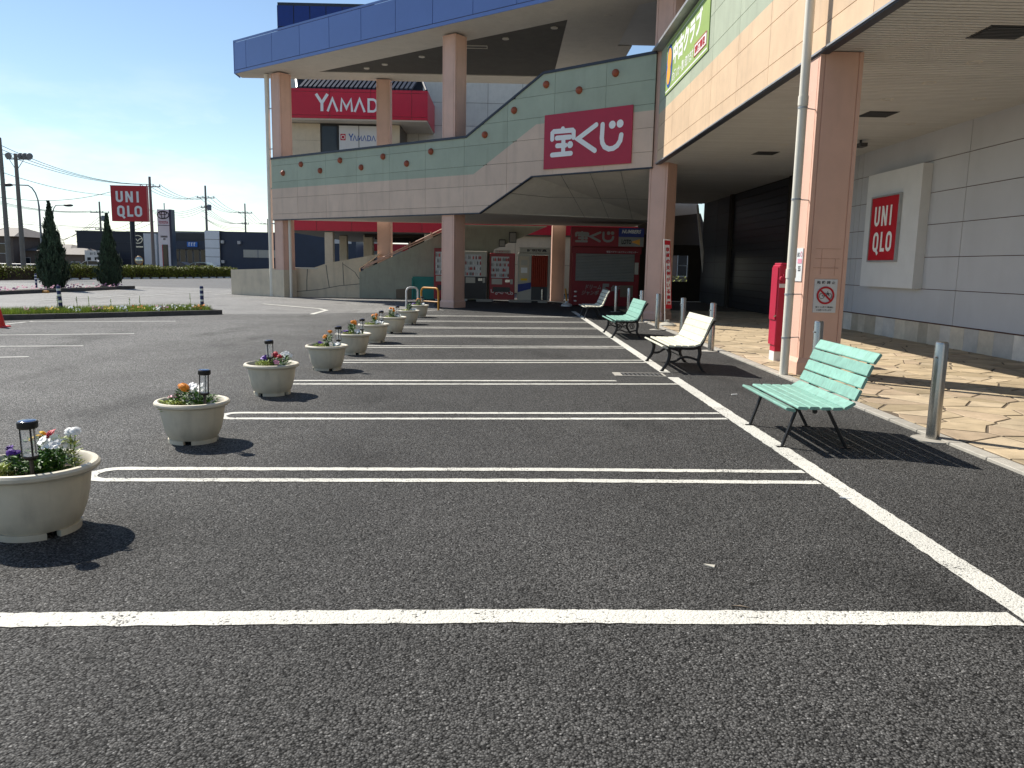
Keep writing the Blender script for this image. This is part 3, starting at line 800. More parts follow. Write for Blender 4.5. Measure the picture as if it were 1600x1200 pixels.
# ================================================================== diagonal stair wing
stw = thing('stair_wing', 'diagonal stair wing with sage and pink parapet under a blue roof canopy', 'building', tuple(FB))
UP = [(-10.75, 6.33), (1.24, 6.33), (4.70, 8.15), (8.97, 8.22)]
LO = [(-10.75, 3.60), (1.90, 3.60), (4.27, 4.80), (8.97, 4.83)]
BA = [(-10.75, 5.00), (1.60, 5.00), (4.44, 6.53), (8.97, 6.55)]
def ev(c, s):
    for (a, b), (d, e) in zip(c, c[1:]):
        if a - 1e-9 <= s <= d + 1e-9: return b + (e - b) * (s - a) / (d - a)
def region(s0, s1, lo, hi):
    """polygon between two functions of s"""
    br = sorted(set([s0, s1] + [q[0] for c in (UP, LO, BA) for q in c if s0 < q[0] < s1] + [s0 + (s1 - s0) * k / 24 for k in range(25)]))
    pts = [(s, lo(s), hi(s)) for s in br]
    pts = [p for p in pts if p[2] - p[1] > .012]
    if len(pts) < 2: return None
    def simp(ch):
        out = [ch[0]]
        for i in range(1, len(ch) - 1):
            (a, b), (c, d), (e, f) = out[-1], ch[i], ch[i + 1]
            if abs((c - a) * (f - b) - (e - a) * (d - b)) > 1e-5: out.append(ch[i])
        return out + [ch[-1]]
    return simp([(p[0], p[1]) for p in pts]) + simp([(p[0], p[2]) for p in pts])[::-1]
mb = MB()
for a, b in ((-10.74, 1.24), (1.24, 1.90), (1.90, 4.27), (4.27, 4.70), (4.70, 8.97)):
    mb.prism([fp(a, ev(LO, a) + .02, -.05), fp(b, ev(LO, b) + .02, -.05), fp(b, ev(UP, b) - .02, -.05), fp(a, ev(UP, a) - .02, -.05)], FN * .045)
par = mb.build('parapet', 'joint', stw)
sj = [-10.75, -8.83, -6.84, -4.85, -2.85, -.86, 1.14, 3.17, 5.19, 7.2, 8.97]
zj = [3.55, 3.85, 4.57, 5.30, 6.03, 6.75, 7.47, 8.25]
for a, b in zip(sj, sj[1:]):
    for c, d in zip(zj, zj[1:]):
        a_, b_, c_, d_ = a + .005, b - .005, c + .005, d - .005
        mb = MB()
        for lo, hi, mi in ((lambda s: max(c_, ev(LO, s)), lambda s: min(d_, ev(UP, s), ev(BA, s)), 0), (lambda s: max(c_, ev(LO, s), ev(BA, s)), lambda s: min(d_, ev(UP, s)), 1)):
            pg = region(a_, b_, lo, hi)
            if pg: mb.prism([fp(s, z, -.054) for s, z in pg], FN * -.025, mi)
        if mb.v: mb.build('panel', ['pink_panel', 'green_panel'], par)
for (a, za), (b, zb) in zip(UP, UP[1:]):
    MB().prism([fp(a, za, -.115), fp(b, zb, -.115), fp(b, zb + .085, -.115), fp(a, za + .085, -.115)], FN * .26).build('coping', 'cap', par)
for (a, za), (b, zb) in zip(LO, LO[1:]):
    MB().prism([fp(a, za - .045, -.085), fp(b, zb - .045, -.085), fp(b, zb - .003, -.085), fp(a, za - .003, -.085)], FN * .12).build('drip_trim', 'cap', par)
terr = mat('terracotta_ball', (.30, .075, .035), .5, var=.15)
for s, z in ((-9.84, 5.67), (-8.52, 5.98), (-7.20, 5.63), (-5.87, 5.98), (-4.54, 5.61), (-3.22, 5.96), (-1.87, 5.60), (-.55, 5.97), (2.14, 6.37), (3.47, 7.09), (4.83, 7.80), (6.17, 7.46), (7.54, 7.83)):
    MB().ball(fp(s, z, -.085), .125, 14, 8).build('ball_ornament', terr, par, smooth='all')
# pillars of the diagonal front
for s0 in (-10.72, -.05, 8.86):
    mb = MB(); pillar_mesh(mb, fp(s0, 0, .0), FT, FN, 10.14 if s0 > -5 else 10.14, .64, base=s0 > -5, z0=0); mb.build('pillar', 'pink', stw)
mb = MB(); mb.obox(fp(-10.76, 0, -.04), FT * .72, FN * .72, (0, 0, 1.28)); mb.build('pillar_foot', 'concrete', stw)
for x in (-6.20, 2.20):
    mb = MB(); pillar_mesh(mb, (x, 38.0, 0), X_, Y_, 10.14 if x < 0 else 5.0, .64, base=False); mb.build('pillar', 'pink', stw)
dpl = MB().tube([tuple(fp(-11.02, 0, .0)), tuple(fp(-11.02, 10.15, .0))], .11, 14).build('downpipe', 'pipe', stw, smooth=True)
for z in (1.2, 3.4, 5.0, 6.8, 8.6):
    MB().obox(fp(-11.02, z, .0), FT * .32, FN * .02, (0, 0, .05)).build('bracket', 'galv', dpl)
dp2 = MB().tube([tuple(fp(-9.9, 0, .25)), tuple(fp(-9.9, 3.58, .25))], .07, 10).build('downpipe', 'pipe', stw, smooth=True)
# deck behind the parapet, and the ceilings below it
def xy(p): return (p.x, p.y)
dk = [xy(fp(-10.6, 0, .003)), xy(fp(1.88, 0, .003)), (-.90, 29.75), (5.9, 31.9), (5.9, 37.5), (-10.4, 37.5)]
dk = [xy(fp(-10.0, 0, .02)), xy(fp(1.86, 0, .02)), (6.0, 32.0), (6.0, 37.55), (-9.9, 37.55)]
MB().prism([(a, b, 3.60) for a, b in dk], (0, 0, 1.3)).build('deck', 'white_soffit', stw)
E1, E2, E3 = fp(1.90, 3.61, .0), fp(4.27, 4.81, .0), fp(8.97, 4.84, .0)
Q1, Q2 = V(-.80, 29.8, 3.61), V(6.0, 32.0, 3.61)
Q15 = Q1.lerp(Q2, .42)
for pl in ([E1, E2, Q15], [E2, E3, Q2, Q15]):
    mb = MB(); n = len(pl); mb.add(pl, [tuple(range(n))]); mb.build('stair_soffit', 'white_soffit', stw)
MB().prism([fp(1.9, 4.86, .02), fp(8.97, 4.86, .02), V(6.0, 31.9, 4.86), V(.2, 31.5, 4.86)], (0, 0, .2)).build('landing', 'white_soffit', stw)
mb = MB()
for k in range(1, 4): 
    a = E2.lerp(E3, k / 4); b = Q15.lerp(Q2, k / 4); mb.tube([a - V(0, 0, .006), b - V(0, 0, .006)], .007, 4)
a, b = E1.lerp(E2, .55), Q2.lerp(E3, .45); mb.tube([a - V(0, 0, .012), Q15.lerp(E2, .5) - V(0, 0, .012), b - V(0, 0, .012)], .008, 4)
mb.build('soffit_joint', 'dark_soffit', stw)
MB().box(-1.7, 6.0, 31.6, 31.9, 3.30, 3.59).build('ceiling_beam', 'dark_soffit', stw) if False else None
# dark closing panels between the diagonal front and the wing soffit
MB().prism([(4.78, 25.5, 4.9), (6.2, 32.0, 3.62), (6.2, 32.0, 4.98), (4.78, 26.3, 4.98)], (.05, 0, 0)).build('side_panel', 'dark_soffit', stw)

# canopy roof
T0, ZB, ZT = -.77, 10.20, 11.65
cs0, cs1 = -12.30, 12.5
A = fp(cs0, 0, T0); Bc = fp(cs1, 0, T0)
can = MB().prism([(A.x + .02, A.y + .05, ZB + .12), tuple(fp(cs1, ZB + .12, T0 + .06)), (14.5, 31.9, ZB + .12), (4.8, 31.9, ZB + .12), (4.8, 38.6, ZB + .12), (A.x + .2, 38.6, ZB + .12)], (0, 0, ZT - ZB - .2)).build('canopy', 'joint', stw)
MB().prism([fp(cs0, ZB + .13, T0), fp(cs1, ZB + .13, T0), fp(cs1, ZT - .12, T0), fp(cs0, ZT - .12, T0)], FN * .055).build('backing', 'joint', can)
jo = [cs0, -11.4]
while jo[-1] + 1.93 < cs1: jo.append(jo[-1] + 1.93)
jo.append(cs1)
for a, b in zip(jo, jo[1:]):
    MB().prism([fp(a + .012, ZB + .15, T0 - .002), fp(b - .012, ZB + .15, T0 - .002), fp(b - .012, ZT - .11, T0 - .002), fp(a + .012, ZT - .11, T0 - .002)], FN * -.03).build('fascia_panel', 'blue_panel', can)
MB().prism([fp(cs0, ZB, T0), fp(cs1, ZB, T0), fp(cs1, ZB + .125, T0), fp(cs0, ZB + .125, T0)], FN * -.035).build('fascia_trim', 'blue_panel', can)
MB().prism([fp(cs0, ZT - .085, T0), fp(cs1, ZT - .085, T0), fp(cs1, ZT, T0), fp(cs0, ZT, T0)], FN * -.035).build('fascia_trim', 'blue_panel', can)
mb = MB(); mb.prism([fp(cs0, ZB, T0 - .03), (A.x - .05, 38.6, ZB), (A.x - .05, 38.6, ZT), fp(cs0, ZT, T0 - .03)], (-.04, 0, 0)); mb.build('end_panel', 'blue_panel', can)
# soffit strips
def strip(pts, z, m, name='soffit_strip'):
    mb = MB(); mb.prism([(p[0], p[1], z) for p in pts], (0, 0, .03)); return mb.build(name, m, can)
def line_at(s, t): p = fp(s, 0, t); return (p.x, p.y)
def front_x(t, Y):            # x on the line parallel to the front at offset t
    c = FN.dot(FB) + t; return (c - FN.y * Y) / FN.x
t1 = 1.15; YR = 37.1
strip([(front_x(T0 + .002, YR), YR), line_at(cs1, T0 + .002), line_at(cs1, t1), (front_x(t1, YR), YR)], ZB, 'white_soffit')
strip([(front_x(T0 + .002, YR + .002), YR + .002), (1.9, YR + .002), (1.9, 38.58), (A.x + .03, 38.58), (A.x + .03, A.y + .02)], ZB + .003, 'white_soffit')
BX0, BX1 = 2.0, 4.2
strip([(BX0, YR - .002), (front_x(t1 + .003, YR), YR - .002), (BX0, (FN.dot(FB) + t1 + .003 - FN.x * BX0) / FN.y)], ZB + .04, 'dark_soffit')
strip([(BX0 + .002, 38.58), (BX0 + .002, (FN.dot(FB) + t1 + .003 - FN.x * BX0) / FN.y), (BX1, (FN.dot(FB) + t1 + .003 - FN.x * BX1) / FN.y), (BX1, 31.88), (4.75, 31.88), (4.75, 38.58)], ZB + .006, 'white_soffit')
strip([(BX1 + .002, (FN.dot(FB) + t1 + .003 - FN.x * BX1) / FN.y), (front_x(t1 + .003, 21.5), 21.5), (11, 21.5), (11, 31.87), (BX1 + .002, 31.87)], ZB + .04, 'slat')
mb = MB(); yy = 26.0
while yy < YR - .1:
    xa = front_x(t1 + .02, yy)
    if xa < BX0 - .1: mb.box(xa, BX0 - .01, yy, yy + .07, ZB + .024, ZB + .039)
    yy += .14
mb.build('soffit_slat', 'dark_soffit', can, kind='stuff')
for u, v in ((659, 89), (601, 101), (866, 44), (790, 61), (950, 25), (573, 107)):
    p = on_ground(u, v, ZB); MB().lathe([(.13, ZB + .03), (.13, ZB - .012), (.1, ZB - .014), (.0, ZB - .002)], (p.x, p.y, 0), 16).build('downlight', 'white_soffit', can, smooth=True)
p = on_ground(740, 74, ZB); mb = MB()
for a in ((-.55, .55, -.2, -.17), (-.55, .55, .17, .2), (-.55, -.52, -.17, .17), (.52, .55, -.17, .17)): mb.box(p.x + a[0], p.x + a[1], p.y + a[2], p.y + a[3], ZB + .0, ZB + .03)
mb.build('hatch_frame', 'white_soffit', can)

MB().box(2.0, 10.9, 37.62, 44.5, 5.3, 5.6).build('added_shade_slab', 'dark_soffit', stw)  # slab added to keep daylight off the booth and the rear pillar
# stair, its solid flank and rails (parallel to the parking stripes)
mb = MB(); mb.prism([(-7, 37.6, 0), (-.6, 37.6, 0), (-.6, 37.6, 2.42), (1.93, 37.6, 3.565), (-2.14, 37.6, 3.565), (-7, 37.6, 1.24)], (0, .2, 0)); mb.build('stair_flank', 'stairwall', stw)
for k in range(2):
    dz = .10 + .13 * k
    mb = MB(); mb.tube([(-6.9 + .15 * k, 37.7, 1.30 + dz), (-2.3, 37.7, 3.50 + dz - .02)], .03, 8); mb.build('handrail', 'pink', stw, smooth=True)
for k in range(5):
    x = -6.6 + k * 1.0; mb = MB(); mb.tube([(x, 37.7, 1.2 + (x + 7) * .481), (x, 37.7, 1.56 + (x + 7) * .481)], .02, 6); mb.build('rail_post', 'pink', stw)
for k in range(11):
    x = -6.6 + k * .36; MB().box(x, x + .36, 37.82, 39.4, 0, .2 + k * .172).build('step', 'concrete', stw)
MB().prism([(-5.25, 37.57, .02), (-3.0, 37.57, .02), (-3.0, 37.57, 1.15), (-4.15, 37.57, .55), (-5.25, 37.57, .45)], (0, -.02, 0)).build('niche_panel', 'brown_canopy', stw)
# concrete ramp walls with branching joint lines
cwl = MB(); cwl.prism([(-10.25, 37.75, 0), (-7.02, 37.75, 0), (-7.02, 37.75, 1.42), (-6.0, 37.75, 2.12), (-8.6, 37.75, 1.62), (-9.3, 37.75, 1.36), (-10.25, 37.75, 1.32)], (0, .2, 0)); cwo = cwl.build('ramp_wall', 'concrete', stw)
def crack(pts):
    mb = MB(); ps = [at_y(u, v, 37.745) for u, v in pts]
    for a, b in zip(ps, ps[1:]): mb.obox(a, b - a, (0, .004, 0), V(0, 0, 1) .cross(V(0, 1, 0)) * .035 if abs((b - a).z) > abs((b - a).x) else V(0, 0, .03))
    mb.build('wall_joint', 'dark_soffit', cwo)
crack([(481, 420), (480, 438), (480, 455)]); crack([(510, 414), (512, 430), (515, 449)]); crack([(536, 410), (537, 430), (538, 446)])
crack([(536, 413), (548, 421), (556, 427), (562, 436)]); crack([(463, 456), (498, 453), (530, 447), (563, 444)])
wl = on_ground(362, 460); wr = on_ground(430, 463.5)
mb = MB(); d_ = (wr - wl); mb.prism([wl, wr, wr + V(0, 0, 1.33), wl + V(0, 0, 1.22)], d_.cross(V(0, 0, 1)).normalized() * -.22); mb.build('ramp_wall', 'concrete', stw)
MB().box(-10.2, -9.0, 37.72, 37.99, 1.34, 1.40).build('wall_cap', 'white_soffit', stw)

# ================================================================== electronics store behind
est = thing('electronics_store', 'pale electronics store with crimson sign band behind the stair wing', 'building', (-4, 54, 0))
MB().box(-14.9, 5.5, 52.6, 70, 4.7, 13.6).build('upper_storey', 'joint', est)
up_ = MB().box(-14.8, 5.4, 52.55, 52.595, 4.8, 13.5).build('upper_wall', 'joint', est)
for i in range(9):
    for k in range(6):
        xa = -14.8 + i * 2.24; za = 4.8 + k * 1.45
        MB().box(xa + .012, xa + 2.228, 52.52, 52.548, za + .012, za + 1.438).build('panel', 'store_wall', up_)
MB().box(-13.6, 5.5, 48.05, 70, 3.62, 4.68).build('floor_slab', 'joint', est)
bd = MB().box(-13.6, 9.8, 47.99, 48.03, 3.5, 4.75).build('sign_band', 'joint', est)
for i in range(11):
    xa = -13.6 + i * 2.12
    MB().box(xa + .012, xa + 2.108, 47.96, 47.988, 3.56, 4.14).build('panel', 'yam_red', bd)
    MB().box(xa + .012, xa + 2.108, 47.965, 47.988, 4.155, 4.74).build('panel', 'cream_wall', bd)
MB().box(-13.6, 5.5, 48.06, 69, 3.50, 3.60).build('slab_soffit', 'dark_soffit', est)
for x, y, w in ((-11.05, 48.1, .5), (-11.4, 54, .5), (-9.4, 52, .6), (-5.0, 48.1, .5), (-3.4, 48.1, .4)):
    MB().bbox(x, x + w, y, y + w, 0, 3.49, .02).build('column', 'cream_wall', est)
gw = MB().box(-1.9, 5.4, 48.2, 48.3, 0, 3.49).build('ground_wall', 'joint', est)
for i in range(3):
    for k in range(2): MB().box(-1.88 + i * 2.43, -1.88 + i * 2.43 + 2.41, 48.17, 48.198, .03 + k * 1.73, 1.74 + k * 1.73).build('panel', 'cream_wall', gw)
for k in range(4): MB().box(-9.0, -2.2, 50.2 + k * 4, 50.5 + k * 4, 3.3, 3.49).build('soffit_beam', 'gap', est)
MB().box(-8.2, -2.5, 66.0, 66.3, 0, 3.49).build('rear_wall', 'gap', est)
# entrance pavilion on the upper deck: crimson band, louvres above, glazed front
yb = MB().box(-13.7, -4.84, 48.02, 52.5, 10.12, 11.72).build('crimson_band', 'joint', est)
xs = [-13.7, -12.98, -10.58, -8.16, -5.74, -4.82]
for a, b in zip(xs, xs[1:]):
    for za, zb in ((10.1, 10.26), (10.28, 11.60), (11.62, 11.78)): MB().box(a + .012, b - .012, 47.98, 48.015, za, zb).build('panel', 'yam_red', yb)
MB().box(-4.838, -4.80, 47.98, 52.5, 10.1, 11.78).build('panel', 'yam_red', yb)
MB().box(-13.7, -4.85, 48.05, 52.5, 10.03, 10.11).build('band_soffit', 'white_soffit', est)
f = Frame((-11.42, 47.98, 10.50), (4.45, 0, 0), (0, 0, .98), .012); mb = MB(); yamada(mb, f); mb.build('lettering', 'white', yb)
MB().box(-13.7, -6.6, 49.2, 52.5, 4.8, 10.02).build('pavilion', 'joint', est)
for a, b in ((-13.6, -11.45), (-6.6 - 1.2, -6.62)):
    for k in range(4): MB().box(a, b, 49.16, 49.198, 6.0 + k * 1.0, 6.99 + k * 1.0).build('panel', 'cream_wall', est)
gl = MB().box(-11.43, -7.82, 49.17, 49.198, 6.0, 10.0).build('window', 'black', est)
MB().box(-11.33, -10.42, 49.155, 49.168, 6.1, 9.9).build('pane', 'glass', gl)
for a, b in ((-10.3, -9.12), (-9.08, -7.92)): MB().box(a, b, 49.155, 49.168, 6.1, 9.9).build('pane', 'white_box', gl)
f = Frame((-10.18, 49.154, 9.02), (2.1, 0, 0), (0, 0, .42), .004); mb = MB(); mr_ = MB()
yamada(mb, f.sub(.22, 0, .78, 1)); mb.build('lettering', 'banner_blue', gl)
rect(mr_, f, -.02, .05, .13, .95); mr_.build('emblem', 'dark_red', gl)
mb = MB(); ring(mb, f, (.055, .5), .11, .035); mb.build('emblem', 'white', gl)
for k in range(25):
    x = -12.4 + k * .27; mb = MB(); mb.prism([(x, 48.1, 11.80), (x + .16, 48.1, 11.80), (x + .46, 49.6, 12.85), (x + .3, 49.6, 12.85)], (0, 0, .12)); mb.build('louvre', 'dark_navy', est)
MB().box(-13.0, -5.3, 49.95, 50.1, 11.8, 13.1).build('louvre_beam', 'dark_navy', est)
for x in (-13.0, -5.4):
    mb = MB(); mb.tube([(x, 49.7, 13.0), (x + .5, 48.1, 11.8)], .09, 6); mb.build('louvre_brace', 'vend_dark', est)
tw0, tw1 = at_y(433, 3, 58), at_y(585, 3, 58)
tw = MB().box(tw0.x, tw1.x, 58.05, 66, 13.5, tw0.z).build('roof_tower', 'cap', est)
nw = 6
for i in range(nw):
    for k in range(3):
        dx = (tw1.x - tw0.x) / nw; za = tw0.z - .2 - (k + 1) * 1.42
        MB().box(tw0.x + i * dx + .03, tw0.x + (i + 1) * dx - .03, 58.0, 58.045, za + .03, za + 1.40).build('panel', 'deep_blue', tw)
for k in range(3): MB().box(tw0.x - .04, tw0.x - .005, 58.06, 65.9, tw0.z - .2 - (k + 1) * 1.42 + .03, tw0.z - .2 - k * 1.42).build('panel', 'deep_blue', tw)

# far passage beyond the wing: cream sign wall, sloping brown canopy, white sliver drawn for sunlit wall
pas = thing('passage_canopy', 'brown sloping canopy with cream sign strip at the end of the dark walkway', 'canopy', (9, 44, 0))
MB().box(5.6, 10.8, 44.9, 45.1, 4.62, 5.9).build('sign_strip', 'far_white', pas)
f = Frame((5.6, 44.9, 4.62), (5.2, 0, 0), (0, 0, 1.28), .01); mb = MB(); text_into(mb, 'n', f, .66, .16, .05, .2); mb.build('lettering', 'blacktext', pas)
for k in range(4):
    a, b = k / 4, (k + 1) / 4
    p = [V(7.2, 44.0, 4.30 + .0), V(10.75, 44.0, 4.72), V(10.75, 41.0, 2.62), V(7.2, 41.0, 2.30)]
    q = [p[0].lerp(p[3], a + .01), p[1].lerp(p[2], a + .01), p[1].lerp(p[2], b), p[0].lerp(p[3], b)]
    MB().prism(q, (0, .05, .05)).build('panel', 'brown_canopy', pas)
for a_ in ((4.9, 8.35, 0, 3.4), (9.45, 10.9, 0, 2.9), (8.352, 9.448, 0, 1.02), (8.352, 9.448, 2.36, 2.9)): MB().box(a_[0], a_[1], 40.7, 40.9, a_[2], a_[3]).build('end_wall', 'gap', pas)
sun_sliver = thing('sunlit_sliver', 'thin white leaning sliver drawn for a sunlit wall band at the far end of the walkway', 'frame', (10.0, 39.0, 0))
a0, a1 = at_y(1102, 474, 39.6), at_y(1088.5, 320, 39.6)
MB().prism([a0, a0 + V(.20, 0, 0), a1 + V(.10, 0, 0), a1], (0, .08, 0)).build('post', 'white', sun_sliver)  # white shape in place of the sunlit band on the passage wall
MB().prism([a1, a1 + V(.1, 0, 0), at_y(1000, 319, 39.6) + V(0, 0, 0), at_y(1000, 319, 39.6) - V(0, 0, .05), a1 - V(0, 0, .05)], (0, .06, 0)).build('lintel', 'white', sun_sliver) if False else None
MB().box(8.3, 10.0, 39.62, 39.75, 0, .05).build('sunlit_strip', 'white', sun_sliver)  # white bar in place of the sunlit strip of ground

# ================================================================== signs
# red lottery sign on the diagonal parapet
t = thing('lottery_sign', 'large red lottery sign with white characters on the diagonal parapet', 'sign', tuple(fp(6.5, 5, -.1)))
MB().prism([fp(4.82, 4.985, -.085), fp(8.24, 4.985, -.085), fp(8.24, 6.78, -.085), fp(4.82, 6.78, -.085)], FN * -.04).build('board', 'dark_red', t)
f = Frame(fp(4.82, 4.985, -.125), FT * 3.42, (0, 0, 1.795), .006); mb = MB(); lottery_logo(mb, f); mb.build('lettering', 'white', t)

# shop sign box on the grey store wall
t = thing('shop_sign', 'red square sign with white block letters on a white box on the grey wall', 'sign', (9.8, 20, 1.3))
MB().box(9.70, 9.928, 18.63, 21.40, 1.30, 4.22).build('white_box', 'white_box', t)
mb = MB()
for a in ((19.46, 20.97, 1.94, 1.98), (19.46, 20.97, 3.585, 3.625), (19.46, 19.50, 1.98, 3.585), (20.93, 20.97, 1.98, 3.585)): mb.box(9.625, 9.699, *a)
mb.build('frame', 'galv', t)
MB().box(9.64, 9.699, 19.505, 20.925, 1.985, 3.58).build('face', 'sign_red', t)
f = Frame((9.64, 20.925, 1.985), (0, -1.42, 0), (0, 0, 1.595), .004); mb = MB(); block_letters(mb, f); mb.build('lettering', 'white', t)

# lime banner on the peach fascia
t = thing('shop_banner', 'lime green banner with white characters and orange figure on the peach fascia', 'banner', (4.66, 21.6, 6.8))
MB().box(4.655, 4.679, 19.22, 24.25, 6.76, 8.22).build('board', 'banner_green', t)
f = Frame((4.655, 24.25, 6.76), (0, -5.03, 0), (0, 0, 1.46), .003)
mb = MB(); text_into(mb, '中古クラブ', f, .20, .42, .66, .44); text_into(mb, 'お酒 いか・買い取ります', f, .20, .12, .50, .2)
rect(mb, f, .02, .035, .98, .065); rect(mb, f, .02, .90, .98, .915); mb.build('lettering', 'white', t)
mb = MB(); rect(mb, f, .72, .12, .97, .34); mb.build('price_tag', 'white', t)
mb = MB(); f2 = Frame((4.648, 24.25, 6.76), (0, -5.03, 0), (0, 0, 1.46), .003); stroke(mb, f2, [(.725, .13), (.965, .13), (.965, .33), (.725, .33)], .02, closed=True); text_into(mb, '高価買取', f2, .74, .16, .20, .14); mb.build('lettering', 'sign_red', t)
mb = MB(); disc(mb, f, (.105, .5), .42, 0, 28, .60); mb.build('badge', 'banner_blue', t)
mb = MB(); f2 = Frame((4.645, 24.25, 6.76), (0, -5.03, 0), (0, 0, 1.46), .003); disc(mb, f2, (.11, .62), .28, 0, 20, .32); disc(mb, f2, (.10, .36), .26, 0, 18, .30); mb.build('badge', 'banner_orange', t)

# no-bicycles plate on the first pillar
t = thing('no_bicycle_plate', 'white plate with red no bicycles symbol on the first pink pillar', 'sign', (5.02, 12.26, 1.02))
MB().box(4.845, 5.205, 12.257, 12.267, 1.02, 1.54).build('plate', 'white_box', t)
f = Frame((4.845, 12.257, 1.02), (.36, 0, 0), (0, 0, .52), .003)
mb = MB(); text_into(mb, '駐 輪 禁 止', f, .1, .86, .8, .09); text_into(mb, '宝くじ売り場(前)', f, .1, .135, .78, .055); text_into(mb, 'にお願いいたします', f, .16, .05, .66, .055)
for x in (-.055, .06): ring(mb, f, (.5 + x / .36, .50), .04, .008, n=20)
f.k = 0
stroke(mb, f, [(.36, .50), (.45, .585), (.60, .585), (.67, .5)], .008); stroke(mb, f, [(.36, .5), (.5, .5), (.60, .585)], .008); stroke(mb, f, [(.42, .62), (.5, .5)], .009); stroke(mb, f, [(.58, .64), (.67, .5)], .009)
mb.build('lettering', 'blacktext', t)
mb = MB(); f2 = Frame((4.845, 12.250, 1.02), (.36, 0, 0), (0, 0, .52), .003); ring(mb, f2, (.5, .52), .125, .03); stroke(mb, f2, [(.26, .68), (.74, .36)], .03); mb.build('symbol', 'sign_red', t)
# small notice on the side of the pillar
t = thing('wall_notice', 'small white notice with red mark behind the downpipe on the first pillar', 'notice', (4.68, 12.5, 1.4))
MB().box(4.668, 4.680, 12.37, 12.72, 1.50, 2.02).build('plate', 'white_box', t)
f = Frame((4.668, 12.72, 1.50), (0, -.35, 0), (0, 0, .52), .003); mb = MB(); rect(mb, f, .45, .54, .95, .68); ring(mb, f, (.84, .82), .035, .014, n=16); mb.build('mark', 'petal_pink', t)
mb = MB(); text_into(mb, '55', f, .55, .3, .3, .16); text_into(mb, '出口', f, .35, .74, .3, .14); mb.build('lettering', 'blacktext', t)

# ================================================================== red cabinet beside the pillar
t = thing('red_cabinet', 'narrow tall red metal cabinet standing behind the downpipe', 'cabinet', (5.0, 14.2, 0))
MB().box(4.93, 5.17, 14.12, 14.38, 0, .20).build('foot', 'white_box', t)
MB().bbox(4.905, 5.20, 14.05, 14.42, .32, 1.76, .012).build('body', 'dark_red', t)
MB().box(4.93, 5.17, 14.10, 14.37, .201, .319).build('neck', 'dark_red', t)
MB().bbox(4.93, 5.19, 14.07, 14.41, 1.761, 1.80, .01).build('cap', 'dark_red', t)
MB().box(4.885, 4.904, 14.08, 14.39, .78, 1.72).build('door', 'dark_red', t)
mb = MB(); mb.tube([(4.96, 14.05, 1.52), (4.96, 13.99, 1.52)], .05, 14); mb.tube([(4.97, 14.0, 1.60), (4.97, 13.98, 1.46)], .014, 6); mb.build('knob', 'dark_red', t, smooth=True)
MB().box(4.92, 5.10, 14.042, 14.049, 1.36, 1.43).build('label_plate', 'white_box', t)
MB().tube([(4.88, 14.1, .84), (4.88, 14.03, .86)], .014, 6).build('latch', 'steel', t)

# ================================================================== bollards
pr_ = thing('bollard', '', 'bollard', (0, 0, 0), 'stainless bollards along the walkway')
MB().lathe([(0, 0), (.063, 0), (.063, .965), (.058, .985), (.045, .993), (0, .995)], (0, 0, 0), 28).build('post', 'steel', pr_, smooth=True)
MB().lathe([(0, .0), (.20, .0), (.20, .012), (.064, .016)], (0, 0, 0), 20).build('footing', 'kerb', pr_, smooth=True)
mb = MB(); mb.tube([(-.058, -.03, .84), (-.085, -.045, .84)], .010, 8); mb.build('screw', 'galv', pr_)
lab = ['stainless bollard right of the nearest mint bench', 'stainless bollard rising behind the nearest mint bench', 'stainless bollard behind the right end of the cream bench', 'stainless bollard left of the cream bench backrest by the dark walkway',
       'stainless bollard just in front of the banner flag', 'stainless bollard hidden partly by the second pillar edge', 'stainless bollard behind the far mint bench', 'farthest stainless bollard in front of the lottery booth']
for i, (x, y) in enumerate(((4.33, 7.64), (4.29, 10.6), (4.23, 15.85), (4.20, 18.4), (4.16, 21.25), (4.19, 24.0), (4.24, 26.8), (4.22, 29.8))):
    place(i > 0, pr_, (x, y, 0), 0, lab[i])

# ================================================================== benches (sitter faces -x, length along +y)
def slat_mesh(c, ang, w, th, ln):
    """bevelled board: c=(x,z) centre, ang tilt in xz-plane, along y"""
    ca, sa = math.cos(ang), math.sin(ang); b = .008; mb = MB(); pts = []
    for a, d in ((-w / 2 + b, -th / 2), (w / 2 - b, -th / 2), (w / 2, -th / 2 + b), (w / 2, th / 2 - b), (w / 2 - b, th / 2), (-w / 2 + b, th / 2), (-w / 2, th / 2 - b), (-w / 2, -th / 2 + b)):
        pts.append(V(c[0] + a * ca - d * sa, 0, c[1] + a * sa + d * ca))
    mb.prism(pts, (0, ln, 0)); return mb
def smooth_path(pts, n=6):
    P = [Vector(p) for p in pts]; out = []
    for i in range(len(P) - 1):
        p0, p1, p2, p3 = P[max(i - 1, 0)], P[i], P[i + 1], P[min(i + 2, len(P) - 1)]
        for k in range(n):
            t_ = k / n
            out.append(.5 * ((2 * p1) + (p2 - p0) * t_ + (2 * p0 - 5 * p1 + 4 * p2 - p3) * t_ ** 2 + (3 * p1 - p0 - 3 * p2 + p3) * t_ ** 3))
    return out + [P[-1]]
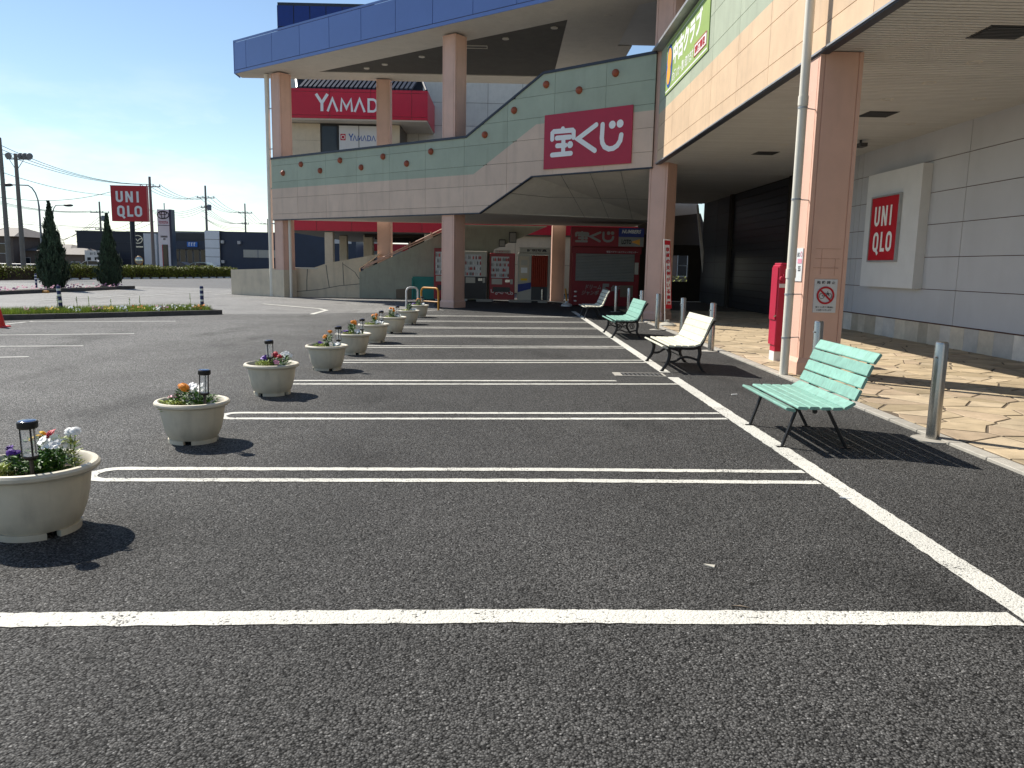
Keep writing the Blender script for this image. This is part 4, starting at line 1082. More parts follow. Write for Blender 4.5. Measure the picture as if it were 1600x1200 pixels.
def bench(name, label, loc, ln, slats, back, m, style, rz=0):
    t = thing(name, label, 'bench', (0, 0, 0), 'benches along the walkway')
    for c, a in slats: slat_mesh(c, a, .092 if style == 'steel' else .099, .028, ln).build('slat', m, t)
    for c, a in back: slat_mesh(c, a, .112, .028, ln).build('slat', m, t)
    ys = (.13, ln - .13) if style != 'steel' else (.17, ln - .22)
    for y in ys:
        if style == 'steel':
            mb = MB()
            mb.obox((.02, y - .02, .375), (.50, 0, .0), (0, .04, 0), (0, 0, .014)); mb.build('seat_rail', 'iron', t)
            for xt, xb in ((.13, .015), (.42, .62)):
                mb = MB(); mb.tube([(xt, y, .375), (xb, y, .012)], .017, 6); mb.obox((xb - .05, y - .02, 0), (.09, 0, 0), (0, .04, 0), (0, 0, .01)); mb.build('leg', 'iron', t)
            mb = MB(); mb.tube(smooth_path([(.48, y, .375), (.60, y, .43), (.66, y, .55), (.78, y, .86)]), .014, 6); mb.build('back_bracket', 'iron', t, smooth=True)
            mb = MB(); mb.lathe([(.001, -.012), (.022, -.012), (.022, .012), (.001, .012)], (0, 0, 0), 10)
            mb.v = [V(p.x + .30, p.z + y, p.y + .352) for p in mb.v]; mb.build('bolt', 'iron', t)
        else:
            mb = MB()
            mb.tube(smooth_path([(.03, y, .40), (.25, y, .385), (.52, y, .385), (.63, y, .44), (.70, y, .60), (.77, y, .74), (.84, y, .845)]), [.022] * 36 + [.022], 8, flat=(V(0, 1, 0), 1.0)); mb.build('side_frame', 'iron', t, smooth=True)
            for pts in ([(.08, y, .385), (.125, y, .30), (.10, y, .16), (.035, y, .05), (.01, y, .016)], [(.60, y, .41), (.615, y, .30), (.60, y, .17), (.66, y, .05), (.69, y, .016)]):
                sp_ = smooth_path(pts); mb = MB(); mb.tube(sp_, [.034 - .012 * k / len(sp_) for k in range(len(sp_))], 8, flat=(V(0, 1, 0), .7)); mb.ball((pts[-1][0], y, .018), .032, 10, 6, sc=(1.2, 1, .55)); mb.build('leg', 'iron', t, smooth=True)
            mb = MB()
            if style == 'arch': mb.tube(smooth_path([(.09, y, .17), (.20, y, .165), (.33, y, .235), (.46, y, .235), (.60, y, .19)]), .02, 8)
            else:
                mb.tube(smooth_path([(.09, y, .17), (.2, y, .20), (.35, y, .15), (.48, y, .17), (.61, y, .2)]), .017, 8)
                for cx, cz, s_ in ((.20, .28, 1), (.48, .28, -1)):
                    mb.tube([(cx + s_ * (.075 - .02 * k / 6) * math.cos(k * .6), y, cz + (.075 - .02 * k / 6) * math.sin(k * .6)) for k in range(19)], .011, 6)
            mb.build('scroll', 'iron', t, smooth=True)
    mb = MB()
    if style != 'steel':
        mb.tube([(.34, ys[0], .235), (.34, ys[1], .235)], .012, 6); mb.build('stretcher', 'iron', t)
    t.location = loc; t.rotation_euler = (0, 0, rz)
    return t
st_s = [((.015, .392), -.20), ((.125, .408), -.04), ((.232, .410), .0), ((.338, .408), .02), ((.445, .408), .05)]
st_b = [((.555, .435), .55), ((.622, .535), 1.16), ((.668, .650), 1.19), ((.713, .765), 1.19), ((.770, .875), 1.0)]
bench('park_bench', 'mint green slatted bench on straight black steel legs nearest the camera', (2.63, 7.02, 0), 1.42, st_s, st_b, 'mint', 'steel', R(-1))
ir_s = [((.02, .405), -.35), ((.125, .428), -.10), ((.232, .430), .0), ((.338, .428), .0), ((.444, .432), .06), ((.548, .452), .34)]
ir_b = [((.620, .530), 1.05), ((.668, .632), 1.18), ((.708, .738), 1.18), ((.752, .842), 1.12)]
bench('park_bench', 'cream slatted bench with plain curved black iron legs behind the drain grate', (2.56, 12.42, 0), 1.62, ir_s, ir_b, 'cream_slat', 'arch')
bench('park_bench', 'mint slatted bench with scrolled black iron legs further down the row', (2.54, 18.35, 0), 1.80, ir_s, ir_b, 'mint', 'scroll')
bench('park_bench', 'farthest cream slatted bench in front of the lottery booth', (2.55, 25.1, 0), 1.70, st_s, st_b, 'cream_slat', 'steel')

# ================================================================== planters, flowers and solar lights
pp = thing('flower_planter', '', 'planter', (0, 0, 0), 'round planters in a row')
mb = MB()
mb.lathe([(.205, .035), (.225, .06), (.252, .13), (.272, .22), (.284, .315), (.287, .335), (.318, .343), (.331, .356), (.331, .372), (.320, .385), (.300, .388), (.288, .380), (.272, .345), (.262, .30), (.0, .29)], (0, 0, 0), 40)
mb.build('bowl', 'planter', pp, smooth=True)
mb = MB()
for k in range(4):
    a0 = k * math.pi / 2 + .16 + .35; n = 8; vs_ = []; fs = []
    for i in range(n + 1):
        a = a0 + (math.pi / 2 - .32) * i / n
        for r, z in ((.218, 0), (.222, .036), (.18, .036), (.18, 0)): vs_.append((r * math.cos(a), r * math.sin(a), z))
    for i in range(n):
        for j in range(4): fs.append((i * 4 + j, i * 4 + 4 + j, i * 4 + 4 + (j + 1) % 4, i * 4 + (j + 1) % 4))
    fs += [(0, 1, 2, 3), (n * 4 + 3, n * 4 + 2, n * 4 + 1, n * 4)]
    mb.add(vs_, fs)
mb.build('foot', 'planter', pp)
MB().lathe([(.19, .03), (.0, .03)], (0, 0, 0), 24).build('underside', 'pit', pp)
mb = MB()
rr = random.Random(5)
mb.lathe([(.268, .305), (.2, .318), (.12, .322), (.0, .318)], (0, 0, 0), 28); mb.v = [v + V(0, 0, rr.uniform(-.006, .006)) for v in mb.v]
mb.build('soil', 'soil', pp, smooth=True)

sl = thing('solar_light', '', 'garden light', (0, 0, 0), 'solar lights stuck in the planters')
mb = MB(); mb.tube([(0, 0, -.02), (0, 0, .135)], .0125, 8); mb.lathe([(.0, .13), (.030, .13), (.043, .146), (.043, .156), (.0, .156)], (0, 0, 0), 18); mb.build('stake', 'black', sl, smooth=True)
MB().lathe([(.040, .157), (.040, .318)], (0, 0, 0), 20).build('tube', 'clear', sl, smooth=True)
for k in range(3):
    a = k * 2.094 + .5; mb = MB(); mb.tube([(.042 * math.cos(a), .042 * math.sin(a), .15), (.042 * math.cos(a), .042 * math.sin(a), .322)], .0055, 6); mb.build('strut', 'black', sl)
MB().lathe([(.0, .318), (.050, .318), (.055, .326), (.055, .356), (.050, .362), (.0, .362)], (0, 0, 0), 24).build('cap', 'black', sl, smooth=True)
MB().lathe([(.046, .3625), (.040, .365), (0, .365)], (0, 0, 0), 20).build('solar_cell', 'solar', sl, smooth=True)

def leafquad(mb, c, d, up, ln, w, m=0):
    """pointed leaf, slightly folded"""
    d = d.normalized(); s = d.cross(up).normalized() if d.cross(up).length > 1e-3 else V(1, 0, 0)
    n = s.cross(d).normalized()
    mb.add([c, c + d * ln * .45 + s * w / 2 + n * w * .15, c + d * ln, c + d * ln * .45 - s * w / 2 + n * w * .15, c + d * ln * .5 - n * w * .05], [(0, 1, 4), (1, 2, 4), (2, 3, 4), (3, 0, 4)], m)
def rv(r, a=1.0): return V(r.uniform(-1, 1), r.uniform(-1, 1), r.uniform(-1, 1)) * a
def blossom(mb, c, axis, r_, kind, rnd):
    axis = axis.normalized(); e1 = axis.orthogonal().normalized(); e2 = axis.cross(e1)
    if kind == 'ball':
        for ringk, (rad, lift, n) in enumerate(((1.0, 0.0, 11), (.78, .22, 10), (.52, .36, 8), (.25, .44, 5))):
            for k in range(n):
                a = 6.283 * k / n + ringk * .4 + rnd.uniform(-.15, .15); d = e1 * math.cos(a) + e2 * math.sin(a)
                b = c + axis * r_ * lift; tip = b + d * r_ * rad + axis * r_ * rnd.uniform(-.1, .1)
                s = axis.cross(d) * r_ * .30; mid = b + d * r_ * rad * .55 + axis * r_ * .12
                mb.add([b, mid + s, tip + s * .7, tip + d * r_ * .07, tip - s * .7, mid - s], [(0, 1, 2, 3, 4, 5)])
    else:
        for k in range(5):
            a = 6.283 * k / 5 + rnd.uniform(-.2, .2); d = e1 * math.cos(a) + e2 * math.sin(a); s = axis.cross(d)
            z = axis * r_ * (.06 * (k % 2) + .15)
            mb.add([c, c + d * r_ * .45 + s * r_ * .45 + z, c + d * r_ * .95 + s * r_ * .35 + z, c + d * r_ * 1.05 + z * .6, c + d * r_ * .95 - s * r_ * .35 + z, c + d * r_ * .45 - s * r_ * .45 + z], [(0, 1, 2, 3, 4, 5)])
def plant(label, loc, flower, blooms, fr, h, nleaf, seed, leafm='leaf', spread=.08, name=None, cat='flower', kindb='flat'):
    rnd = random.Random(seed)
    t = thing(name or flower + '_plant', label, cat, loc, 'flowers growing in the planters')
    o = Vector(loc)
    lf = MB(); stm = MB(); bl = MB()
    h *= 1.2; nleaf = int(nleaf * 2.0)
    for k in range(nleaf):
        a = rnd.uniform(0, 6.283); rr_ = spread * math.sqrt(rnd.random()); z = rnd.uniform(.0, h * .8)
        p = o + V(rr_ * math.cos(a) * .8, rr_ * math.sin(a) * .8, z)
        leafquad(lf, p, V(math.cos(a), math.sin(a), rnd.uniform(-.1, .9)) + rv(rnd, .35), V(0, 0, 1), rnd.uniform(.04, .065), rnd.uniform(.02, .032))
    for k in range(blooms):
        a = rnd.uniform(0, 6.283); rr_ = spread * math.sqrt(rnd.random()) if blooms > 1 else 0
        top = o + V(rr_ * math.cos(a), rr_ * math.sin(a), h * rnd.uniform(.72, 1.05))
        stm.tube([o + V(rr_ * .4 * math.cos(a), rr_ * .4 * math.sin(a), 0), (o + top) / 2 + rv(rnd, .01), top], .0028, 5)
        ax = V(math.cos(a) * .5, math.sin(a) * .5 - .35, .8) + rv(rnd, .3)
        if flower.startswith('white'): ax = V(rnd.uniform(-.7, .7), -.6, rnd.uniform(.1, .9))
        blossom(bl, top, ax, fr * rnd.uniform(.85, 1.15), kindb, rnd)
    lf.build('foliage', leafm, t); stm.build('stem', 'leaf', t); 
    if bl.v: bl.build('blossom', {'marigold': 'petal_orange', 'white_petunia': 'petal_white', 'purple_pansy': 'petal_purple', 'red_daisy': 'petal_red', 'pink_petunia': 'petal_pink', 'yellow_marigold': 'petal_yellow'}[flower], t)
    return t
PL = [(-2.84, 4.60), (-2.86, 7.06), (-2.92, 9.71), (-2.77, 12.09), (-2.78, 14.27), (-2.78, 16.52), (-2.72, 18.89), (-2.71, 21.79), (-2.74, 24.77)]
ORD = ['nearest', 'second', 'third', 'fourth', 'fifth', 'sixth', 'seventh', 'eighth', 'farthest']
PNOTE = ['nearest beige planter, cut off by the left edge of the photo', 'second beige planter from the camera, with an orange marigold', 'third beige planter from the camera, with a red daisy',
         'fourth beige planter from the camera in the row', 'fifth beige planter from the camera in the row', 'sixth beige planter from the camera in the row', 'seventh beige planter from the camera in the row', 'eighth planter, second last towards the pink pillar', 'last planter of the row beside the bent pipe barriers']
LPOS = [(.075, -.13, 1.0), (.16, -.12, 1.0), (.015, -.10, 1.0), (.20, -.05, 1.0), (.17, -.05, .92), (.17, .0, .95), (.12, -.05, .9), (.05, .0, .85), (.10, .0, .9)]
for i, (x, y) in enumerate(PL):
    pc = place(i > 0, pp, (x, y, 0), random.uniform(0, 6), PNOTE[i])
    k = 1.08 if i == 0 else 1.0
    k *= random.Random(i).uniform(.985, 1.02)
    pc.scale = (k, k, k)
    pc.rotation_euler[0] = random.Random(i + 9).uniform(-.012, .012)
    lx, ly, lsc = LPOS[i]
    lo_ = place(i > 0, sl, (x + lx * k, y + ly * k, .31 * k + .01), random.uniform(0, 2), 'black solar light stuck in the %s planter' % ORD[i])
    lo_.scale = (lsc, lsc, lsc); lo_.rotation_euler[0] = random.uniform(-.03, .03); lo_.rotation_euler[1] = random.uniform(-.04, .04)
    z = .31 * k
    def at(dx, dy): return (x + dx, y + dy, z)
    sd_ = 100 * i
    n = ORD[i]
    if i == 0:
        plant('white petunias in the nearest planter', at(.13, .05), 'white_petunia', 11, .034, .17, 60, sd_ + 1, spread=.11, name='petunia')
        plant('purple pansy at the left of the nearest planter', at(-.13, .02), 'purple_pansy', 5, .026, .13, 40, sd_ + 2, spread=.035, name='pansy', kindb='ball')
        plant('red daisy behind the solar light of the nearest planter', at(.05, .12), 'red_daisy', 1, .036, .20, 60, sd_ + 3, spread=.08, name='daisy', kindb='ball')
        plant('yellow marigolds behind the nearest solar light', at(-.05, .12), 'yellow_marigold', 3, .022, .21, 40, sd_ + 4, spread=.05, name='marigold', kindb='ball')
        plant('variegated ground ivy at the left rim of the nearest planter', at(-.16, -.10), 'white_petunia', 0, .02, .08, 110, sd_ + 5, 'leaf_var', .09, name='ivy', cat='plant')
        plant('dark leafy plant in the middle of the nearest planter', at(.03, -.02), 'white_petunia', 0, .02, .13, 130, sd_ + 6, 'leaf', .12, name='leafy_plant', cat='plant')
        plant('thin airy white flower at the right rim of the nearest planter', at(.22, .05), 'white_petunia', 2, .035, .26, 30, sd_ + 7, 'leaf_var', .03, name='wild_flower', kindb='ball')
    elif i == 1:
        plant('large orange marigold in the second planter', at(-.06, -.02), 'marigold', 1, .052, .17, 70, sd_ + 1, spread=.08, name='marigold', kindb='ball')
        plant('white petunias in the second planter', at(.05, .02), 'white_petunia', 12, .032, .17, 40, sd_ + 2, spread=.09, name='petunia')
        plant('pink petunias at the left of the second planter', at(-.16, 0), 'pink_petunia', 4, .026, .10, 50, sd_ + 3, spread=.05, name='petunia')
        plant('variegated ivy along the left rim of the second planter', at(-.13, -.13), 'white_petunia', 0, .02, .08, 120, sd_ + 4, 'leaf_var', .10, name='ivy', cat='plant')
        plant('grassy leafy plant at the right of the second planter', at(.13, .02), 'white_petunia', 0, .02, .12, 90, sd_ + 5, 'leaf', .10, name='leafy_plant', cat='plant')
    elif i == 2:
        plant('red daisy in the third planter', at(.06, 0), 'red_daisy', 2, .042, .16, 60, sd_ + 1, spread=.06, name='daisy', kindb='ball')
        plant('purple pansy in the third planter', at(-.10, .03), 'purple_pansy', 6, .036, .12, 40, sd_ + 2, spread=.06, name='pansy')
        plant('white petunias in the third planter', at(.15, .05), 'white_petunia', 8, .032, .17, 50, sd_ + 3, spread=.07, name='petunia')
        plant('pink petunia at the front rim of the third planter', at(.08, -.13), 'pink_petunia', 2, .038, .09, 20, sd_ + 4, spread=.03, name='petunia')
        plant('variegated ivy at the front of the third planter', at(-.04, -.10), 'white_petunia', 0, .02, .10, 120, sd_ + 5, 'leaf_var', .12, name='ivy', cat='plant')
    else:
        if i != 7: plant('orange marigolds in the %s planter' % n, at(0.02 if i % 2 else -.02, 0), 'marigold', 4, .036, .23, 110, sd_ + 1, spread=.07, name='marigold', kindb='ball')
        else: plant('leafy upright plant in the %s planter' % n, at(.03, 0), 'white_petunia', 0, .03, .24, 140, sd_ + 1, spread=.07, name='leafy_plant', cat='plant')
        plant('white petunias in the %s planter' % n, at(.13, -.05), 'white_petunia', 8, .034, .10, 40, sd_ + 2, spread=.09, name='petunia')
        plant('variegated ivy in the %s planter' % n, at(-.08, -.10), 'white_petunia', 0, .02, .09, 90, sd_ + 3, 'leaf_var', .10, name='ivy', cat='plant')
        if i in (3, 4, 8): plant('purple pansy in the %s planter' % n, at(-.15, .0), 'purple_pansy', 5, .034, .09, 30, sd_ + 4, spread=.06, name='pansy')

# ================================================================== vending machines, photo booth and lottery booth
def vending(name, label, x0, x1, yf, h, body, rows, cols, lower, seed, sample_right=False):
    rnd = random.Random(seed)
    t = thing(name, label, 'vending machine', ((x0 + x1) / 2, yf + .4, 0))
    w = x1 - x0
    for fx in (x0 + .06, x1 - .18): MB().box(fx, fx + .12, yf + .08, yf + .2, 0, .08).build('foot', 'galv', t)
    MB().bbox(x0, x1, yf + .03, yf + .78, .08, h, .02).build('body', body, t)
    zt, zb = h * .93, h * .50
    xa, xb = x0 + .07, x1 - (.28 if sample_right else .08)
    MB().box(x0 + .02, x1 - .02, yf, yf + .028, .10, zb - .02).build('front_panel', lower, t)
    fm = MB()
    for a in ((x0 + .02, x1 - .02, zt, h - .03), (x0 + .02, xa, zb - .018, zt), (xb, x1 - .02, zb - .018, zt)): fm.box(a[0], a[1], yf, yf + .028, a[2], a[3])
    fm.build('door_frame', body, t)
    MB().box(xa, xb, yf + .022, yf + .028, zb - .018, zt).build('display_back', 'white_box', t)
    for r in range(rows):
        zr = zb + (zt - zb) * r / rows
        MB().box(xa, xb, yf + .001, yf + .02, zr - .012, zr + .025).build('button_strip', 'white_box', t)
        bb = MB(); br = MB()
        for c in range(cols):
            xc = xa + (xb - xa) * (c + .5) / cols; rb = (xb - xa) / cols * .44; hh = (zt - zb) / rows * rnd.uniform(.70, .84)
            (br if rnd.random() < .22 else bb).lathe([(rb * .9, zr + .03), (rb, zr + .05), (rb, zr + hh * .72), (rb * .45, zr + hh * .86), (rb * .45, zr + hh)], (xc, yf + .012, 0), 8, close=True)
        bb.v = [V(p.x, yf + .012 + (p.y - yf - .012) * .25, p.z) for p in bb.v]; br.v = [V(p.x, yf + .012 + (p.y - yf - .012) * .25, p.z) for p in br.v]
        if bb.v: bb.build('drink_row', 'bottle', t, kind='stuff')
        if br.v: br.build('drink_row', 'bottle_red', t, kind='stuff')
    MB().box(x0 + .10, x0 + .5 * w, yf - .012, yf - .001, zb - .32, zb - .06).build('poster', 'vend_white', t)
    MB().box(x0 + .62 * w, x0 + .80 * w, yf - .014, yf - .001, zb - .22, zb - .10).build('coin_slot', 'steel', t)
    MB().box(x0 + .82 * w, x0 + .92 * w, yf - .012, yf - .001, zb - .30, zb - .08).build('reader', 'vend_white', t)
    MB().box(x0 + .16, x1 - .22, yf - .012, yf - .001, h * .20, h * .30).build('delivery_flap', 'vend_dark', t)
    return t
vm1 = vending('vending_machine', 'red vending machine half hidden behind the middle pink pillar', -3.35, -2.35, 36.55, 2.42, 'vend_red', 4, 11, 'vend_red', 1)
vm2 = vending('vending_machine', 'pale framed vending machine with dark lower front right of the middle pillar', -1.98, -.88, 36.75, 2.32, 'vend_white', 4, 11, 'vend_dark', 2, True)
vm3 = vending('vending_machine', 'red vending machine beside the photo booth', -.76, .42, 36.7, 2.24, 'vend_red', 4, 11, 'vend_red', 3, True)
MB().bbox(-.55, .2, 36.73, 36.85, 2.25, 2.38, .01).build('header', 'vend_white', vm3)
f = Frame((-.55, 36.73, 2.25), (.75, 0, 0), (0, 0, .13), .004); mb = MB(); text_into(mb, 'つめた～い', f, .1, .2, .8, .55); mb.build('lettering', 'dark_red', vm3)
mb = MB(); f = Frame((-.74, 36.7, .16), (1.14, 0, 0), (0, 0, .5), .004); stroke(mb, f, [(.05, .8), (.06, .55), (.14, .5), (.18, .75)], .025, round_=True)
for cx, cy, r_ in ((.27, .42, .04), (.50, .5, .05), (.68, .62, .07), (.90, .45, .05), (.80, .52, .08)): ring(mb, f, (cx, cy), r_, .02, n=16)
stroke(mb, f, [(.32, .5), (.38, .55), (.44, .45)], .02, round_=True); mb.build('swirl_print', 'white', vm3)
t = thing('photo_booth', 'white photo booth with rust red curtain left of the dark pillar', 'photo booth', (1.3, 37, 0))
MB().bbox(.55, 2.05, 36.75, 37.5, .06, 2.28, .02).build('body', 'vend_white', t)
MB().box(.62, 1.98, 36.8, 37.4, 0, .06).build('foot', 'vend_dark', t)
hd = MB().bbox(.60, 2.03, 36.62, 37.4, 2.285, 2.52, .015).build('header', 'vend_white', t)
f = Frame((.60, 36.62, 2.285), (1.43, 0, 0), (0, 0, .22), .004); mb = MB(); text_into(mb, '証明写真', f, .25, .2, .65, .6); mb.build('lettering', 'blacktext', hd)
MB().box(.62, 1.08, 36.735, 36.748, .95, 2.12).build('display_panel', 'cream_wall', t)
for k, (mm, z0_, z1_) in enumerate((('petal_yellow', 1.0, 1.1), ('white', 1.35, 1.6), ('vend_white', 1.7, 1.95))): MB().box(.70, 1.0, 36.728, 36.734, z0_, z1_).build('poster', mm, t)
MB().prism([(.57, 36.738, .45), (1.18, 36.738, .62), (1.18, 36.738, .92), (.57, 36.738, .82)], (0, -.01, 0)).build('stripe', 'booth_blue', t)
mb = MB(); n = 40; vs_ = []
for i in range(n + 1):
    x = 1.18 + .76 * i / n; yv = 36.68 + .028 * math.sin(i * 1.25) + .008 * math.sin(i * 2.9)
    vs_ += [(x, yv - .01, .72), (x, yv + .01, 2.17)]
mb.add(vs_, [(2 * i, 2 * i + 2, 2 * i + 3, 2 * i + 1) for i in range(n)]); mb.build('curtain', 'curtain', t, smooth='all')
MB().tube([(1.15, 36.68, 2.18), (1.97, 36.68, 2.18)], .014, 6).build('curtain_rail', 'steel', t)
MB().box(1.20, 1.95, 36.735, 36.748, .10, 2.2).build('opening', 'dark_panel', t)
MB().tube([(1.72, 36.72, .12), (1.72, 36.72, .60)], .05, 10).build('stool_post', 'steel', t)
for x0, x1, lb in ((-1.35, -.6, 'low white weight bar under the pale vending machine'), (.15, 1.2, 'long low white bar in front of the photo booth'), (1.5, 1.95, 'short low white bar right of the photo booth foot')):
    o = MB().bbox(x0, x1, 36.1, 36.25, 0, .12, .02).build('wheel_stop', 'kerb', None); tag(o, lb, 'kerb block', 'low bars before the machines')

bo = thing('lottery_booth', 'dark red lottery booth with closed grey roller shutter', 'kiosk', (4.3, 34.5, 0))
MB().box(2.86, 5.75, 33.86, 35.4, 0.02, 3.30).build('body', 'booth_red', bo)
sg = MB().bbox(2.75, 5.85, 33.55, 33.858, 2.55, 3.36, .01).build('sign_board', 'booth_sign', bo)
f = Frame((2.75, 33.55, 2.55), (2.0, 0, 0), (0, 0, .81), .006); mb = MB(); lottery_logo(mb, f); mb.build('lettering', 'shutter', sg)
MB().box(4.76, 5.83, 33.53, 33.548, 2.97, 3.34).build('blue_plate', 'booth_blue', sg); MB().box(4.76, 5.83, 33.53, 33.548, 2.57, 2.965).build('white_plate', 'shutter', sg)
f = Frame((4.76, 33.53, 2.57), (1.07, 0, 0), (0, 0, .78), .004); mb = MB(); text_into(mb, 'NUMBERS', f, .12, .70, .74, .2, shear=.04); mb.build('lettering', 'white', sg)
mb = MB(); text_into(mb, 'LOTO', f, .12, .12, .40, .26); mb.build('lettering', 'blacktext', sg)
mb = MB(); mb.add([f.p(.50, .25), f.p(.85, .07), f.p(.85, .42)], [(0, 1, 2)]); mb.build('orange_wedge', 'banner_orange', sg)
MB().box(2.80, 5.80, 33.80, 33.858, 2.26, 2.54).build('lintel', 'booth_red', bo)
f = Frame((2.80, 33.80, 2.26), (3.0, 0, 0), (0, 0, .28), .004); mb = MB(); text_into(mb, '埼玉ペイワールドチャンスセンター', f, .5, .12, .45, .32); mb.build('lettering', 'white_box', bo)
sh = MB().box(3.0, 5.52, 33.84, 33.858, 1.08, 2.25).build('shutter', 'dark_panel', bo)
for k in range(18): 
    z = 1.09 + k * .0645; mb = MB(); mb.prism([(3.0, 33.838, z), (3.0, 33.815, z + .015), (3.0, 33.815, z + .045), (3.0, 33.838, z + .058)], (2.52, 0, 0)); mb.build('slat', 'shutter', sh)
MB().box(2.88, 5.70, 33.82, 33.858, .03, 1.05).build('counter_front', 'booth_red', bo)
f = Frame((2.88, 33.82, .03), (2.82, 0, 0), (0, 0, 1.02), .005); mb = MB()
text_into(mb, 'ドリーム', f, .20, .68, .24, .2, shear=.05); text_into(mb, 'ジャンボ', f, .14, .44, .26, .2, shear=.05); text_into(mb, '5', f, .44, .38, .12, .55, shear=.1); text_into(mb, '億円', f, .58, .62, .2, .26, shear=.1); mb.build('lettering', 'shutter', bo)
MB().box(4.95, 5.5, 33.81, 33.819, .42, .92).build('poster', 'brown_canopy', bo)
for k in range(3): MB().ball((3.02, 33.80, .22 + .2 * k), .07, 8, 6, sc=(1, .3, .5)).build('stripe_print', 'white', bo)
MB().box(5.54, 5.70, 33.80, 33.857, 1.4, 1.9).build('notice', 'vend_white', bo)

# small things by the booth
t = thing('parasol_stand', 'white moulded stand with an orange post left of the lottery booth', 'stand', (2.62, 33.4, 0))
MB().lathe([(.24, 0), (.24, .07), (.16, .12), (.06, .16), (.06, .22), (0, .22)], (2.62, 33.4, 0), 16).build('base', 'white_box', t, smooth=True)
MB().tube([(2.62, 33.4, .22), (2.55, 33.4, .75)], .04, 8).build('post', 'yellow_pipe', t)
t = thing('banner_flag', 'tall red and white banner flag on a pole by the second pillar', 'flag', (4.72, 22.55, 0))
MB().lathe([(.26, 0), (.26, .06), (.17, .11), (.05, .14), (.05, .2), (0, .2)], (4.72, 22.55, 0), 16).build('base', 'vend_white', t, smooth=True)
MB().tube([(4.64, 22.55, .15), (4.50, 22.55, 2.50)], .012, 6).build('pole', 'white', t)
MB().tube([(4.50, 22.55, 2.485), (4.70, 22.60, 2.47)], .008, 6).build('arm', 'white', t)
def flagp(a, b): 
    x = 4.505 + .135 * (1 - b) + a * .20; return V(x, 22.56 + a * .10 + .02 * math.sin(b * 9), .52 + b * 1.94)
mb = MB(); n = 16
for i in range(n):
    for a0, a1, mi in ((0, .12, 1), (.12, .90, 0), (.90, 1, 1)):
        b0, b1 = i / n, (i + 1) / n; mi2 = 1 if i in (0, n - 1) else mi
        mb.add([flagp(a0, b0), flagp(a1, b0), flagp(a1, b1), flagp(a0, b1)], [(0, 1, 2, 3)], mi2)
mb.build('cloth', ['flag_white', 'sign_red'], t)
mb = MB()
for k, ch in enumerate(['幸', '運', 'の', '女', '神', 'が', 'い', 'る', '売', '場']):
    b = .90 - k * .088; o_ = flagp(.22, b - .06); e_ = flagp(.80, b - .06)
    f = Frame(o_, e_ - o_, V(0, 0, .12), .006); text_into(mb, ch, f, 0, 0, 1, 1)
mb.build('lettering', 'sign_red', t)

# bent pipe barriers by the middle pillar
def hoop(name, label, a, b, h, m):
    t = thing(name, label, 'barrier', ((a[0] + b[0]) / 2, (a[1] + b[1]) / 2, 0)); A_, B_ = V(*a, 0), V(*b, 0); d = (B_ - A_).normalized(); r_ = .16
    path = [A_, A_ + V(0, 0, h - r_)] + [A_ + V(0, 0, h - r_) + d * r_ * (1 - math.cos(R(q))) + V(0, 0, r_ * math.sin(R(q))) for q in (22, 45, 67, 90)] + [B_ - d * r_ * (1 - math.sin(R(q))) + V(0, 0, h - r_ + r_ * math.cos(R(q))) for q in (0, 22, 45, 67, 90)] + [B_]
    MB().tube(path, .035, 10).build('hoop', m, t, smooth=True)
    MB().tube([A_ + V(0, 0, h * .38), B_ + V(0, 0, h * .38)], .02, 8).build('cross_bar', m, t)
    return t
hoop('pipe_barrier', 'white bent pipe barrier left of the yellow one', (-3.75, 29.6), (-3.35, 29.9), .78, 'white_pipe')
hoop('pipe_barrier', 'yellow bent pipe barrier beside the middle pink pillar', (-3.15, 29.3), (-2.45, 28.6), .80, 'yellow_pipe')
t = thing('teal_board', 'teal sheet board leaning below the stair flank', 'board', (-4.0, 37.4, 0))
MB().prism([(-4.45, 37.35, .02), (-3.38, 37.35, .02), (-3.38, 37.5, 1.08), (-4.45, 37.5, 1.08)], (0, .03, 0)).build('sheet', 'teal', t)
MB().box(-4.47, -4.40, 37.30, 37.345, 0, 1.0).build('edge_rail', 'teal', t)
for i, (x, z0_, w, h_, lb) in enumerate(((-.35, 2.55, .3, .35, 'small grey meter box low on the stair flank'), (.12, 2.75, .35, .5, 'taller grey switch box on the stair flank'))):
    t = thing('meter_box', lb, 'meter box', (x, 37.5, z0_)); MB().bbox(x, x + w, 37.42, 37.59, z0_, z0_ + h_, .01).build('case', 'dark_panel', t); MB().box(x + .03, x + w - .03, 37.41, 37.419, z0_ + .04, z0_ + h_ - .05).build('door', 'shutter', t)
o = MB(); o.prism([on_ground(1099, 882, .001), on_ground(1117, 884, .001), on_ground(1116, 888, .001), on_ground(1105, 884.5, .001)], (0, 0, .006)); tag(o.build('dry_leaf', 'vend_white'), 'pale dry leaf scrap on the asphalt inside the nearest stall', 'leaf')
o = MB(); a = on_ground(1142, 948, .001); o.prism([a, a + V(.05, -.004, 0), a + V(.09, -.02, 0), a + V(.05, .008, 0)], (0, 0, .006)); tag(o.build('dry_leaf', 'brown_canopy'), 'brown dry leaf just behind the front white stripe', 'leaf')
o = MB(); a = on_ground(1312, 778, .001); o.prism([a, a + V(.07, -.03, 0), a + V(.075, -.02, 0), a + V(.005, .012, 0)], (0, 0, .008)); tag(o.build('paper_scrap', 'white'), 'white paper scrap beside the right edge stripe', 'litter')
o = MB(); a = on_ground(1143, 617, .001); o.prism([a, a + V(.09, .03, 0), a + V(.085, .05, 0), a + V(.0, .02, 0)], (0, 0, .008)); tag(o.build('paper_scrap', 'white'), 'white paper scrap left of the nearest bench', 'litter')

